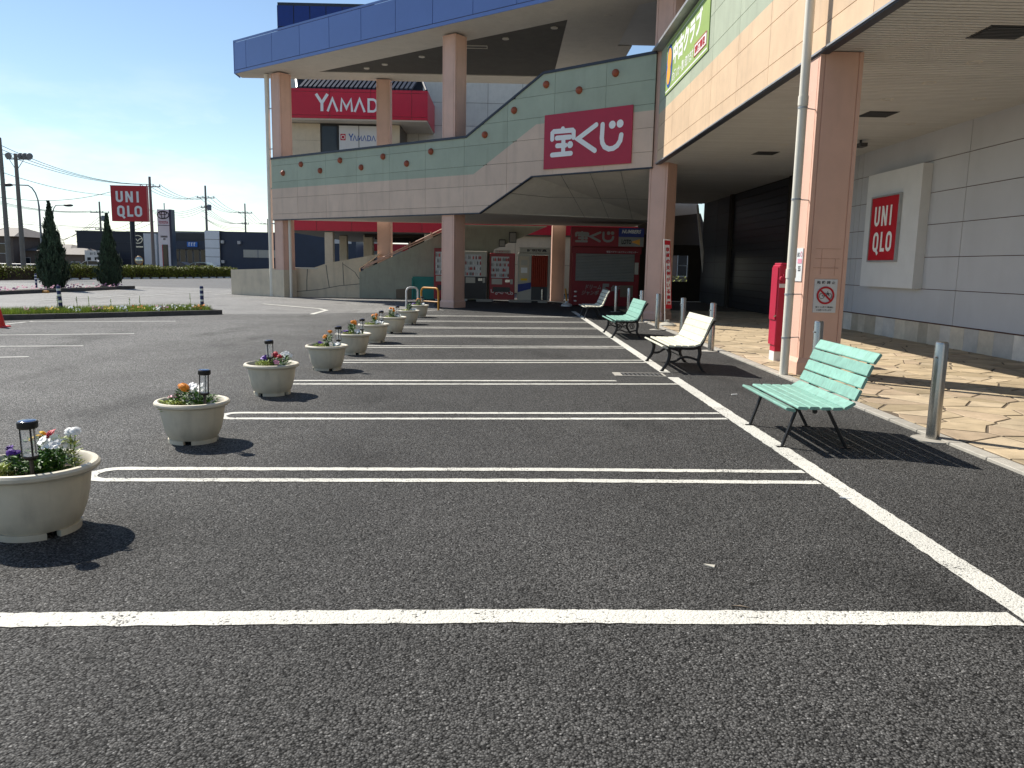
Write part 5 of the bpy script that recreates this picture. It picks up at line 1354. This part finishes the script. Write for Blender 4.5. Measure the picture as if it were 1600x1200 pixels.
# ================================================================== flower island and the car park on the left
ia, ib = on_ground(-40, 501.2), on_ground(338, 491.2)
d_i = (ib - ia).normalized(); n_i = V(-d_i.y, d_i.x, 0); li = (ib - ia).length; wi = 1.5
isl = tag(MB().prism([ia + V(0, 0, .0), ib, ib + n_i * wi, ia + n_i * wi], (0, 0, .09)).build('planting_island', 'soil'), kind='structure')
k = 0.0
while k < li - .05:
    l_ = min(.6, li - k); MB().obox(ia + d_i * (k + .004) - V(0, 0, .0) - n_i * .12, d_i * (l_ - .008), n_i * .12, (0, 0, .14)).build('kerb_stone', 'kerb_dark', isl); k += .6
MB().obox(ib + d_i * .002 - n_i * .12, d_i * .14, n_i * (wi + .24), (0, 0, .14)).build('kerb_stone', 'kerb_dark', isl)
k = 0.0
while k < li - .05:
    MB().obox(ia + d_i * (k + .004) + n_i * wi, d_i * .592, n_i * .12, (0, 0, .14)).build('kerb_stone', 'kerb_dark', isl); k += .6
rg = random.Random(21)
gm = MB()
for k in range(11000):
    p = ia + d_i * rg.uniform(.05, li - .08) + n_i * rg.uniform(.03, wi - .05) + V(0, 0, .085)
    h_ = rg.uniform(.08, .24); a = rg.uniform(0, 6.28); w = V(math.cos(a), math.sin(a), 0) * rg.uniform(.008, .016); ln = V(rg.uniform(-.08, .08), rg.uniform(-.08, .08), h_)
    gm.add([p - w, p + w, p + ln], [(0, 1, 2)])
tag(gm.build('grass', 'grass'), 'yellow green grass filling the kerbed flower island', 'grass', kind='stuff')
cols = ['petal_white', 'petal_pink', 'petal_yellow', 'petal_white', 'petal_orange', 'petal_pink', 'petal_white']
spots = (95, 130, 150, 170, 200, 240, 258, 285, 22, 60, 225, 305)
nm_ = {'petal_white': 'white', 'petal_pink': 'pink', 'petal_yellow': 'yellow', 'petal_orange': 'orange'}
for i, u in enumerate(spots):
    q = (on_ground(u, 490) - ia).dot(d_i); p = ia + d_i * min(max(q, .3), li - .3) + n_i * rg.uniform(.15, .5) + V(0, 0, .09)
    c_ = cols[i % len(cols)]
    t = thing('island_flower', '%s flower clump in the grass of the kerbed island' % nm_[c_], 'flower', tuple(p), '%s flowers in the island' % nm_[c_])
    bl = MB(); lf = MB()
    for k in range(12): blossom(bl, p + V(rg.uniform(-.18, .18), rg.uniform(-.12, .12), rg.uniform(.08, .2)), V(rg.uniform(-.5, .5), -.7, .7), rg.uniform(.025, .04), 'flat', rg)
    for k in range(40): leafquad(lf, p + V(rg.uniform(-.15, .15), rg.uniform(-.12, .12), rg.uniform(0, .1)), rv(rg) + V(0, 0, .8), V(0, 0, 1), .07, .03)
    bl.build('blossom', c_, t); lf.build('foliage', 'leaf', t)
for i, u in enumerate((60, 88, 108, 144, 179, 197, 282)):
    q = (on_ground(u, 486) - ia).dot(d_i); p = ia + d_i * min(max(q, .3), li - .2) + n_i * rg.uniform(.6, 1.2) + V(0, 0, .09); h_ = rg.uniform(.38, .52)
    t = thing('flower_stalk', 'thin upright seed stalk standing in the kerbed island', 'plant', tuple(p), 'seed stalks in the island')
    MB().tube([p, p + V(.01, 0, h_ * .5), p + V(0, 0, h_)], .008, 5).build('stem', 'leaf_var', t)
    lf = MB()
    for k in range(16): leafquad(lf, p + V(0, 0, rg.uniform(.35, 1) * h_), rv(rg) + V(0, 0, .5), V(0, 0, 1), .05, .022)
    lf.build('foliage', 'leaf', t)
# navy posts with reflective bands
dpo_ = thing('delineator_post', '', 'post', (0, 0, 0), 'navy and white delineator posts')
MB().lathe([(0, 0), (.055, 0), (.055, .73), (.045, .755), (0, .76)], (0, 0, 0), 14).build('tube', 'navy_post', dpo_, smooth=True)
for z in (.28, .46, .62): MB().lathe([(.0575, z), (.0575, z + .06)], (0, 0, 0), 14).build('band', 'reflective', dpo_, smooth=True)
p1_ = on_ground(82, 484, .1); p2_ = on_ground(331, 484.5, .1)
p1_ = ia + d_i * ((p1_ - ia).dot(d_i)) + n_i * 1.3 + V(0, 0, .09); p2_ = ib - d_i * .15 + n_i * .75 + V(0, 0, .09)
place(False, dpo_, tuple(p1_), 0, 'navy delineator post at the left of the flower island'); q_ = place(True, dpo_, tuple(p2_), 0, 'navy delineator post at the right tip of the flower island')
dpo_.rotation_euler[1] = R(-4)
q3 = on_ground(57, 449.5); place(True, dpo_, tuple(q3), 0, 'small far navy delineator post left of the cypresses')
# traffic cone
pc = on_ground(-3, 511)
t = thing('traffic_cone', 'red traffic cone cut by the left edge of the photo', 'cone', tuple(pc))
MB().lathe([(.155, .03), (.15, .05), (.035, .68), (.03, .70), (0, .70)], pc, 20).build('body', 'cone_red', t, smooth=True)
MB().bbox(pc.x - .20, pc.x + .20, pc.y - .20, pc.y + .20, 0, .03, .02).build('base', 'cone_red', t)

# second island with cypresses
ja, jb = on_ground(-60, 463), on_ground(196, 451.5)
dj = (jb - ja).normalized(); nj = V(-dj.y, dj.x, 0); lj = (jb - ja).length
isl2 = tag(MB().prism([ja, jb, jb + nj * 1.6, ja + nj * 1.6], (0, 0, .10)).build('planting_island', 'soil'), kind='structure')
k = 0.0
while k < lj:
    MB().obox(ja + dj * (k + .005) - nj * .14, dj * .99, nj * .138, (0, 0, .16)).build('kerb_stone', 'kerb_dark', isl2); k += 1.0
MB().obox(jb + dj * .002 - nj * .14, dj * .14, nj * 1.9, (0, 0, .16)).build('kerb_stone', 'kerb_dark', isl2)
fl = MB()
for k in range(130):
    p = ja + dj * rg.uniform(0, lj) + nj * rg.uniform(.05, 1.2) + V(0, 0, .12); blossom(fl, p + V(0, 0, rg.uniform(.02, .18)), V(rg.uniform(-.5, .5), -.7, .7), .05, 'flat', rg)
tag(fl.build('bedding_flowers', 'petal_pink'), 'low pink bedding flowers along the far island', 'flowers', kind='stuff')
for (u, v, m_, lb) in ((21, 458.5, 'kerb', 'pale concrete wheel stop at the far island'), (65, 457.5, 'yellow_pipe', 'orange wheel stop at the far island')):
    p = on_ground(u, v); o = MB().bbox(p.x - .33, p.x + .33, p.y - .08, p.y + .08, 0, .11, .03).build('wheel_stop', m_); tag(o, lb, 'wheel stop')
def cypress(label, base, h, r, seed):
    rnd = random.Random(seed); base = Vector(base)
    t = thing('cypress_tree', label, 'tree', tuple(base), 'cypress trees')
    tr = MB(); tr.tube([base, base + V(.02, 0, h * .5), base + V(0, .01, h * .97)], [.09, .06, .008], 8); tr.build('trunk', 'bark', t, smooth=True)
    def rad(q):      # outline: rounded foot, widest at 1/5, drawn-out tip
        if q < .2: return r * (.62 + .38 * (q / .2) ** .6)
        return r * max(.03, (1 - (q - .2) / .8) ** 1.0) * (1 - .30 * max(0, (q - .5) / .5))
    cr = MB()
    lob = [(rnd.uniform(0, 6.28), rnd.uniform(.05, .95), rnd.uniform(.15, .42)) for _ in range(60)]
    for k in range(2300):
        q = rnd.random() ** 1.25 * .98; a = rnd.uniform(0, 6.283); amp = 1.0
        for la, lq, ls in lob:
            da = (a - la + math.pi) % (2 * math.pi) - math.pi
            amp += ls * math.exp(-(da / .30) ** 2 - ((q - lq) / .04) ** 2)
        amp *= rnd.uniform(.62, 1.0) if rnd.random() < .5 else rnd.uniform(.86, 1.02)
        R_ = rad(q) * amp; c = base + V(R_ * math.cos(a), R_ * math.sin(a), .08 + q * h)
        out = V(math.cos(a), math.sin(a), 0); ln = rnd.uniform(.16, .36) * (1 - .35 * q)
        # one upright spray: a spindle of small leaf scales
        if k % 6 == 0: c += out * rnd.uniform(.06, .26) * rad(q); ln *= 1.3      # stray sprays break the outline
        for j in range(7):
            w = j / 6; d = (V(0, 0, 1) + out * rnd.uniform(.05, .45) + rv(rnd, .28)).normalized()
            p = c + V(0, 0, ln * w * .6) + rv(rnd, .03)
            leafquad(cr, p, d, out + rv(rnd, .4), ln * rnd.uniform(.35, .6), rnd.uniform(.04, .075))
    cr.lathe([(rad(q / 12) * .55, .1 + h * q / 12) for q in range(12)], base, 14)
    cr.build('crown', 'cypress', t)
cypress('taller broad dark cypress on the far island, left one', on_ground(85, 453.5), 4.25, .63, 4)
cypress('slimmer dark cypress right of the broad one on the far island', on_ground(173, 450.5), 3.95, .52, 9)

# ================================================================== hedge, street and buildings beyond
ha, hb = on_ground(-60, 438), on_ground(372, 434.0)
dh = (hb - ha).normalized(); nh = V(-dh.y, dh.x, 0); lh = (hb - ha).length
t = thing('hedge', 'long clipped yellow green hedge along the far edge of the car park', 'hedge', tuple(ha))
rh = random.Random(8); hm = MB()
for k in range(15000):
    s_ = rh.uniform(0, lh)
    if .12 * lh < s_ < .20 * lh and rh.random() < .8: continue
    top = 1.02 + .08 * math.sin(s_ * .9) + .05 * math.sin(s_ * 2.7 + 1); z = rh.random() ** .6 * top
    y_ = rh.uniform(0, 1.1) if z > top * .85 else rh.choice((rh.uniform(0, .2), rh.uniform(0, 1.1)))
    leafquad(hm, ha + dh * s_ + nh * y_ + V(0, 0, z), rv(rh) + V(0, 0, .4), V(0, 0, 1) + rv(rh, .3), rh.uniform(.12, .2), rh.uniform(.08, .13))
hm.build('foliage', 'hedge', t)
core = MB(); core.obox(ha + nh * .25, dh * lh, nh * .6, (0, 0, .85)); core.build('branches', 'bark', t)
for i in range(22):
    p = ha + dh * (lh * (.18 + .80 * i / 22)) - nh * .7; o = MB().obox(p, dh * .62, nh * .14, (0, 0, .11)).build('wheel_stop', 'white_box'); tag(o, 'white wheel stop in front of the long hedge', 'wheel stop', 'wheel stops before the hedge')
# white railing at far left
t = thing('road_railing', 'low white metal railing in front of the brown houses', 'railing', tuple(on_ground(0, 428)))
ra, rb_ = at_y(-30, 423, 74), at_y(60, 424, 74); ra.z = 0; rb_.z = 0
for k in range(9): p = ra.lerp(rb_, k / 8); MB().tube([p, p + V(0, 0, 1.0)], .04, 6).build('post', 'white_pipe', t)
for z in (.35, .68, .98): MB().tube([ra + V(0, 0, z), rb_ + V(0, 0, z)], .03, 6).build('rail', 'white_pipe', t)

def facade_box(t, name, u0, u1, v_top, Y, depth, m, z0=0.0):
    a, b = at_y(u0, v_top, Y), at_y(u1, v_top, Y)
    return MB().box(a.x, b.x, Y, Y + depth, z0, a.z).build(name, m, t), a.x, b.x, a.z
# dark navy showroom
t = thing('car_showroom', 'low black navy car showroom with round emblem behind the red pole sign', 'building', tuple(at_y(190, 420, 96)))
w_, xa, xb, zt = facade_box(t, 'wall', 119, 250, 362, 96, 14, 'dark_navy')
for k in range(3): MB().box(xa - .03, xb + .03, 95.95, 95.995, zt * (.35 + .2 * k), zt * (.35 + .2 * k) + .05).build('cladding_joint', 'cap', w_)
MB().box(xa - .1, xb + .1, 95.9, 110, zt + .002, zt + .15).build('roof_edge', 'cap', t)
e = at_y(215, 374, 95.9); f = Frame((e.x - 1, 95.94, e.z - 1), (2, 0, 0), (0, 0, 2), .01); mb = MB()
ring(mb, f, (.5, .5), .55, .10, n=28, r2=.47); stroke(mb, f, [(.26, .56), (.40, .52), (.5, .40), (.60, .52), (.74, .56)], .10); rect(mb, f, .2, .02, .8, .10); mb.build('emblem', 'steel', w_)
MB().box(at_y(226, 362, 95.9).x, at_y(246, 362, 95.9).x, 95.5, 95.94, 0, zt - .05).build('grey_bay', 'white_box', t)
# signboard of a restaurant
a, b = at_y(132, 391, 88), at_y(170, 424, 88)
t = thing('restaurant_signboard', 'white roadside signboard with black characters between the cypresses', 'sign', (a.x, 88, 0))
MB().box(a.x, b.x, 88, 88.15, b.z, a.z).build('board', 'far_white', t)
for x in (a.x + .3, b.x - .4): MB().box(x, x + .12, 88.02, 88.13, 0, b.z - .002).build('post', 'lamp_pole', t)
f = Frame((a.x, 88, b.z), (b.x - a.x, 0, 0), (0, 0, a.z - b.z), .01); mb = MB(); text_into(mb, '田舎', f, .42, .28, .85, .42); text_into(mb, 'お食事処', f, .22, .78, .6, .13); rect(mb, f, .1, .3, .26, .66); mb.build('lettering', 'blacktext', t)
# showroom with glass front, light pier and navy hall
t = thing('glass_showroom', 'glass fronted car dealer hall with pale pier and navy side beyond the hedge', 'building', tuple(at_y(330, 420, 96)))
gl_, xa, xb, zt = facade_box(t, 'glass_hall', 258, 322, 363, 97, 12, 'dark_panel')
MB().box(xa, xb, 96.4, 96.99, zt * .60, zt * .80).build('eave', 'navy', t)
nwn = 6
for i in range(nwn):
    x0, x1 = xa + (xb - xa) * i / nwn, xa + (xb - xa) * (i + 1) / nwn
    pn = MB().box(x0 + .05, x1 - .05, 96.94, 96.99, .15, zt * .595).build('window', 'lamp_pole', gl_)
    MB().box(x0 + .10, x1 - .10, 96.92, 96.938, .2, zt * .58).build('pane', 'glass', pn) if False else MB().box(x0 + .10, x1 - .10, 96.92, 96.938, .2, zt * .58).build('pane', 'glass', gl_)
pi_, xa2, xb2, zt2 = facade_box(t, 'pier', 320, 342, 360, 95.6, 6, 'joint')
for k in range(5): MB().box(xa2 - .03, xb2 + .03, 95.55, 95.598, .02 + k * zt2 / 5, (k + 1) * zt2 / 5 - .03).build('panel', 'tower_white', pi_)
nh_, xa3, xb3, zt3 = facade_box(t, 'navy_hall', 342.5, 556, 361.5, 96, 16, 'navy')
MB().box(at_y(380, 390, 95.9).x, at_y(432, 390, 95.9).x, 95.94, 95.995, at_y(400, 402.5, 96).z, at_y(400, 390.5, 96).z).build('window', 'vend_white', nh_)
MB().box(at_y(402, 390, 95.9).x, at_y(402, 390, 95.9).x + .12, 95.93, 95.939, at_y(400, 402.5, 96).z, at_y(400, 390.5, 96).z).build('mullion', 'lamp_pole', nh_)
for u, v in ((348, 378), (374, 379), (349, 409)): p = at_y(u, v, 95.8); MB().box(p.x - .18, p.x + .18, 95.6, 95.99, p.z - .18, p.z + .18).build('wall_lamp', 'galv', nh_)
for a_, b_ in (((519, 373), (549, 381)),):
    p, q = at_y(*a_, 95.9), at_y(*b_, 95.9); MB().box(p.x, q.x, 95.9, 95.99, q.z, p.z).build('white_strip', 'far_white', nh_)
p = at_y(528, 392, 95.9); 
q0, q1 = at_y(299, 378, 96.2), at_y(308, 386, 96.2)
bs = MB().box(at_y(292, 378, 96.2).x, at_y(308, 378, 96.2).x, 96.2, 96.38, q1.z, q0.z).build('blue_plate', 'blue_sign', t)
f = Frame((at_y(292, 378, 96.2).x, 96.2, q1.z), (q0.x - at_y(292, 378, 96.2).x + .7, 0, 0), (0, 0, q0.z - q1.z), .01); mb = MB()
for x in (.2, .45, .7): stroke(mb, f, [(x, .2), (x, .8), (x + .12, .8)], .10)
mb.build('lettering', 'white', bs)
bk, *_ = facade_box(t, 'rear_hall', 274, 322, 361, 110, 6, 'shutter')
t = thing('far_shop', 'grey far shop with a red band seen under the electronics store', 'building', tuple(at_y(575, 420, 105)))
w_, xa, xb, zt = facade_box(t, 'wall', 556, 720, 380, 105, 10, 'shutter')
MB().box(xa + .6, xb, 104.9, 104.995, zt - .95, zt - .02).build('red_band', 'sign_red', t); MB().box(xa + 1.5, xa + 4, 104.9, 104.99, .0, 2.2).build('window', 'glass', t)
# sign tower of the dealer
a, b = at_y(245, 327, 86), at_y(273, 424, 86)
t = thing('dealer_sign_tower', 'tall pale sign tower with oval emblem beyond the hedge', 'sign', (a.x, 86, 0))
MB().box(a.x, b.x - .35, 86, 86.9, 0, a.z).build('tower', 'tower_white', t); MB().box(b.x - .348, b.x - .12, 85.98, 86.95, 0, a.z + .02).build('dark_side', 'navy', t)
W_ = b.x - .35 - a.x
MB().box(a.x + W_ * .36, a.x + W_ * .80, 85.97, 85.998, .3, at_y(250, 382, 86).z).build('window', 'glass', t)
MB().box(a.x + W_ * .30, a.x + W_ * .355, 85.96, 85.998, .3, at_y(250, 382, 86).z).build('red_stripe', 'dark_red', t)
zz = at_y(250, 352.5, 86).z; MB().box(a.x, b.x - .36, 85.985, 85.999, zz, zz + .06).build('seam', 'navy', t)
f = Frame((a.x, 86, zz), (W_, 0, 0), (0, 0, a.z - zz), .01); mb = MB(); text_into(mb, 'TOYOTA', f, .10, .12, .80, .17); mb.build('lettering', 'dark_red', t)
mb = MB(); ring(mb, f, (.5, .66), .62, .10, n=32, r2=.40); ring(mb, f, (.5, .66), .20, .08, n=24, r2=.38); ring(mb, f, (.5, .77), .40, .08, n=24, r2=.16); mb.build('emblem', 'blacktext', t)
f = Frame((a.x, 86, at_y(250, 375, 86).z), (W_, 0, 0), (0, 0, .5), .01); mb = MB(); 
for k in range(6): rect(mb, f, .22 + k * .1, .55, .29 + k * .1, .95)
rect(mb, f, .44, .05, .51, .4); rect(mb, f, .54, .05, .61, .4); mb.build('small_print', 'blacktext', t)
MB().tube([(a.x + W_ * .5, 86.4, a.z), (a.x + W_ * .5, 86.4, a.z + .7)], .06, 6).build('rod', 'lamp_pole', t)
# red square pole sign
a, b = at_y(172, 290.5, 80), at_y(231, 346.5, 80)
t = thing('pole_sign', 'red square pole sign with white block letters against the sky', 'sign', (at_y(205, 347, 80).x, 80, 0))
MB().box(a.x, b.x, 80, 80.45, b.z, a.z).build('panel', 'sign_red', t)
MB().box(a.x - .05, b.x + .05, 80.02, 80.43, a.z + .002, a.z + .08).build('frame', 'dark_red', t)
f = Frame((a.x, 80, b.z), (b.x - a.x, 0, 0), (0, 0, a.z - b.z), .01); mb = MB(); block_letters(mb, f); mb.build('lettering', 'white', t)
c = at_y(205, 347, 80); MB().tube([(c.x, 80.2, 0), (c.x, 80.2, b.z)], .24, 14).build('pole', 'dark_navy', t, smooth=True)
# houses
def house(label, u0, u1, v_eave, v_ridge, Y, seed, depth=9):
    a, b, r_ = at_y(u0, v_eave, Y), at_y(u1, v_eave, Y), at_y(u0, v_ridge, Y)
    t = thing('house', label, 'house', ((a.x + b.x) / 2, Y, 0)); ze, zr = a.z, r_.z
    wl_ = MB().box(a.x, b.x, Y, Y + depth, 0, ze).build('wall', 'house', t)
    o = .6; hx = (b.x - a.x) * .28; c0, c1 = a.x - o, b.x + o
    vs_ = [(c0, Y - o, ze), (c1, Y - o, ze), (c1, Y + depth + o, ze), (c0, Y + depth + o, ze), (a.x + hx, Y + depth / 2, zr), (b.x - hx, Y + depth / 2, zr)]
    MB().add(vs_ , [(0, 1, 5, 4), (2, 3, 4, 5), (1, 2, 5), (3, 0, 4), (3, 2, 1, 0)]).build('roof', 'roof', t)
    rnd = random.Random(seed); n = max(2, int((b.x - a.x) / 2.6))
    for k in range(n):
        x = a.x + (b.x - a.x) * (k + .5) / n; w = MB().box(x - .55, x + .55, Y - .05, Y - .005, ze - 2.0, ze - .8).build('window', 'galv', t); MB().box(x - .48, x + .48, Y - .07, Y - .052, ze - 1.93, ze - .87).build('pane', 'glass', w)
        if ze > 4: w = MB().box(x - .55, x + .55, Y - .05, Y - .005, .9, 2.1).build('window', 'galv', t); MB().box(x - .48, x + .48, Y - .07, Y - .052, .97, 2.03).build('pane', 'glass', w)
    return t
house('two storey brown house at the left photo edge', -45, 19, 368, 352, 92, 1)
house('low brown house with hip roof behind the broad cypress', 18, 105, 391, 379, 94, 2)
house('small brown shed house left of the dark showroom', 80, 130, 397, 386, 90, 3, 6)
house('white house glimpsed through the dark walkway', 1040, 1150, 385, 372, 84, 4)['category'] = 'house'
bpy.data.objects[[o.name for o in bpy.data.objects if o.get('label') == 'white house glimpsed through the dark walkway'][0]].children[0].data.materials[0] = M['far_white']
hm = MB(); 
for k in range(900): leafquad(hm, V(rh.uniform(11, 24), rh.uniform(69.5, 70.6), rh.random() * 1.0), rv(rh) + V(0, 0, .4), V(0, 0, 1), .22, .14)
t = thing('garden_hedge', 'small green hedge glimpsed through the dark walkway', 'hedge', (17, 70, 0)); hm.build('foliage', 'hedge', t)

# car behind the hedge
def car(label, c, ln, m):
    t = thing('parked_car', label, 'car', tuple(c)); x, y = c.x, c.y; hw = .85
    pr = [(-.5, .35), (-.5, .72), (-.46, .86), (-.30, .93), (-.14, 1.30), (.02, 1.42), (.25, 1.42), (.42, 1.08), (.5, .95), (.5, .35)]
    mb = MB(); mb.prism([(x + a * ln, y - hw, z) for a, z in pr], (0, 2 * hw, 0)); mb.build('body', m, t)
    for a0, a1, b0, b1 in ((-.25, -.135, -.10, .04), (.05, .05, .05, .22), ):
        pass
    MB().prism([(x - .255 * ln, y - hw - .004, .96), (x - .04 * ln, y - hw - .004, .96), (x - .04 * ln, y - hw - .004, 1.34), (x - .12 * ln, y - hw - .004, 1.28)], (0, -.01, 0)).build('window', 'glass', t)
    MB().prism([(x - .02 * ln, y - hw - .004, .96), (x + .36 * ln, y - hw - .004, 1.0), (x + .24 * ln, y - hw - .004, 1.35), (x - .02 * ln, y - hw - .004, 1.35)], (0, -.01, 0)).build('window', 'glass', t)
    for a in (-.31, .31):
        w = MB(); w.lathe([(0, -.1), (.31, -.1), (.31, .1), (0, .1)], (0, 0, 0), 18); w.v = [V(x + a * ln + p.x, y - hw + .06 + p.z, .31 + p.y) for p in w.v]; wh = w.build('wheel', 'black', t)
        w = MB(); w.lathe([(0, -.105), (.2, -.105)], (0, 0, 0), 14); w.v = [V(x + a * ln + p.x, y - hw + .06 + p.z, .31 + p.y) for p in w.v]; w.build('rim', 'galv', wh)
    MB().box(x - .5 * ln - .01, x - .48 * ln, y - hw + .05, y - hw + .4, .68, .8).build('headlight', 'white', t)
p = at_y(312, 424, 88); car('silver blue car roof showing above the hedge', V(p.x, 88, .22), 3.9, 'car')
p = at_y(276, 424, 90); car('dark car beside the dealer sign tower', V(p.x, 90, .1), 3.6, 'dark_navy')
p = at_y(146, 424, 84); car('white car in front of the roadside signboard', V(p.x, 84, .05), 3.4, 'far_white')
# convex mirror
p = at_y(225, 407, 80); t = thing('traffic_mirror', 'round traffic mirror on an orange post beside the pole sign', 'mirror', (p.x, 80, 0))
MB().tube([(p.x + .25, 79, 0), (p.x + .25, 79, p.z + .2)], .05, 8).build('post', 'yellow_pipe', t)
mb = MB(); mb.lathe([(.0, .06), (.25, .045), (.38, 0)], (0, 0, 0), 20); mb.v = [V(q.x + p.x, 78.9 - q.z, q.y + p.z) for q in mb.v]; mb.build('mirror', 'mirror', t, smooth=True)
mb = MB(); mb.tube([V(p.x + .40 * math.cos(k * .393), 78.92, p.z + .40 * math.sin(k * .393)) for k in range(17)], .035, 6); mb.build('rim', 'yellow_pipe', t)

# ------------------------------------------------------------------ poles, lamps and wires
def upole(label, u, v_top, Y, arms=((.93, 1.6),), r0=.17, gear=False, lean=0):
    top = at_y(u, v_top, Y); x, z = top.x, top.z
    t = thing('utility_pole', label, 'utility pole', (x, Y, 0), 'utility poles')
    MB().tube([(x - lean, Y, 0), (x, Y, z)], [r0, r0 * .62], 10).build('pole', 'pole', t, smooth=True)
    pts = []
    for q, w in arms:
        a = MB().box(x - w / 2, x + w / 2, Y - .06, Y + .06, z * q - .05, z * q + .05).build('crossarm', 'lamp_pole', t)
        for k in range(4):
            xx = x - w / 2 + .1 + k * (w - .2) / 3; MB().lathe([(.05, 0), (.075, .06), (.05, .1), (.06, .16), (.02, .2)], (xx, Y, z * q + .05), 8, close=True).build('insulator', 'white_pipe', a)
            pts.append(V(xx, Y, z * q + .25))
    if gear:
        MB().lathe([(.001, 0), (.26, 0), (.28, .1), (.28, .65), (.2, .75), (.001, .75)], (x + .45, Y, z * .72), 12).build('transformer', 'lamp_pole', t, smooth=True)
    return pts, V(x, Y, z)
PA, TA = upole('utility pole behind the right edge of the red pole sign', 233.5, 276, 84, ((.90, 2.2),), .2)
PB, TB = upole('utility pole between the two cypresses', 155, 315, 110, ((.84, 2.6), (.60, 1.6)), gear=True)
PC, TC = upole('utility pole above the glass fronted dealer', 320.5, 290, 108, ((.86, 2.4), (.75, 1.4)), .2, gear=True)
PD, TD = upole('utility pole above the navy hall', 382.5, 318, 128, ((.86, 2.2), (.70, 1.2)))
PE, TE = upole('small distant pole right of the floodlight mast', 41.5, 357, 170, ((.85, 3),))
PG, TG = upole('tiny distant pole near the downpipe', 418, 342, 170, ((.9, 3),))
# bare pole at the very left
p = at_y(-1, 215, 62); t = thing('concrete_pole', 'plain grey concrete pole at the left photo edge', 'pole', (p.x, 62, 0)); MB().tube([(p.x, 62, 0), (p.x, 62, p.z)], [.20, .13], 12).build('shaft', 'pole', t, smooth=True)
for k in range(7): MB().tube([(p.x - .15, 62, 3 + k * .9), (p.x + .28, 62, 3 + k * .9)], .012, 5).build('step_bolt', 'galv', t)
# floodlight mast
top = at_y(24, 240, 63); x, z = top.x, top.z
t = thing('floodlight_mast', 'floodlight mast with four round lamps left of the cypresses', 'mast', (x, 63, 0))
MB().tube([(x, 63, 0), (x, 63, z)], [.20, .13], 12).build('mast', 'pole', t, smooth=True)
MB().box(x - .7, x + 1.15, 62.95, 63.05, z - .45, z - .37).build('crossarm', 'lamp_pole', t)
for dx in (-.45, .38, .72, 1.08):
    w = MB(); w.lathe([(.001, -.18), (.13, -.15), (.22, .02), (.25, .16), (.001, .17)], (0, 0, 0), 12); q = V(.2, -.8, -.25).normalized().to_track_quat('Z', 'Y') if dx < 0 else V(.8, -.5, -.2).normalized().to_track_quat('Z', 'Y')
    w.v = [q @ v + V(x + dx, 62.9, z - .17) for v in w.v]; w.build('lamp', 'lamp_pole', t, smooth=True)
for s_ in (-.5, .6): MB().tube([(x, 63, z - 1.3), (x + s_, 63, z - .45)], .025, 5).build('brace', 'lamp_pole', t)
def street_lamp(label, u, v_bend, u_head, v_head, Y, r=.10):
    a = at_y(u, v_bend, Y); h = at_y(u_head, v_head, Y); t = thing('street_lamp', label, 'street lamp', (a.x, Y, 0), 'street lamps')
    dx = h.x - a.x; zb = a.z
    path = [(a.x, Y, 0), (a.x, Y, zb - 1.6)] + [(a.x + dx * .5 * (1 - math.cos(R(q))) * .8, Y, zb - 1.6 + (h.z - zb + 1.6) * math.sin(R(q))) for q in (20, 40, 60, 80)] + [(h.x, Y, h.z)]
    MB().tube(path, [r, r * .85] + [r * .6] * 5, 8).build('pole', 'lamp_pole', t, smooth=True)
    MB().ball((h.x - math.copysign(.05, -dx) * 4, Y, h.z - .02), .46, 12, 6, sc=(1.35, .6, .36)).build('head', 'dark_panel', t, smooth='all')
street_lamp('tall street lamp arching left beside the floodlight mast', 59, 296, 14, 288.5, 76)
street_lamp('street lamp head reaching right behind the broad cypress', 80, 335, 104, 320.5, 96)
def wire(a, b, sag, r=.024):
    pts = [a.lerp(b, k / 14) - V(0, 0, sag * 4 * (k / 14) * (1 - k / 14)) for k in range(15)]
    o = MB().tube(pts, r, 4).build('power_line', 'wire'); tag(o, 'thin dark overhead wire strung between the far utility poles', 'wire', 'overhead wires')
for k in range(3): wire(at_y(-60, 196 + k * 9, 60), PA[k], 1.0)
for k in range(4):
    wire(PA[k], PC[k], .9); wire(PC[k], PD[k], .9); wire(PD[k], PG[k], 1.0)
    wire(at_y(-60, 296 + 3 * k, 95), PB[k], .9)
    wire(PA[k % 4] - V(0, 0, 2.4 + .3 * k), PC[4 + k], .7); wire(PC[4 + k] - V(0, 0, .6), PD[4 + k], .8)
for k in range(3):
    wire(at_y(-60, 326 + 8 * k, 100), PB[4 + k], .5); wire(PB[4 + k], PA[k] - V(0, 0, 3.2 + .3 * k), .8)
    wire(PC[4 + k] - V(0, 0, 1.4 + .3 * k), TD - V(0, 0, 3.6 + .2 * k), .7)
wire(at_y(-60, 245, 62), at_y(172, 305, 82), .6); wire(at_y(-60, 296, 70), at_y(172, 300, 80), .9, .03)
for k in range(5): wire(at_y(-60, 344 + 9 * k, 140), at_y(160, 350 + 9 * k, 150), .5)
for k in range(3): wire(at_y(90, 380 - 2 * k, 120), TB - V(0, 0, 2.0 + .4 * k), .3)
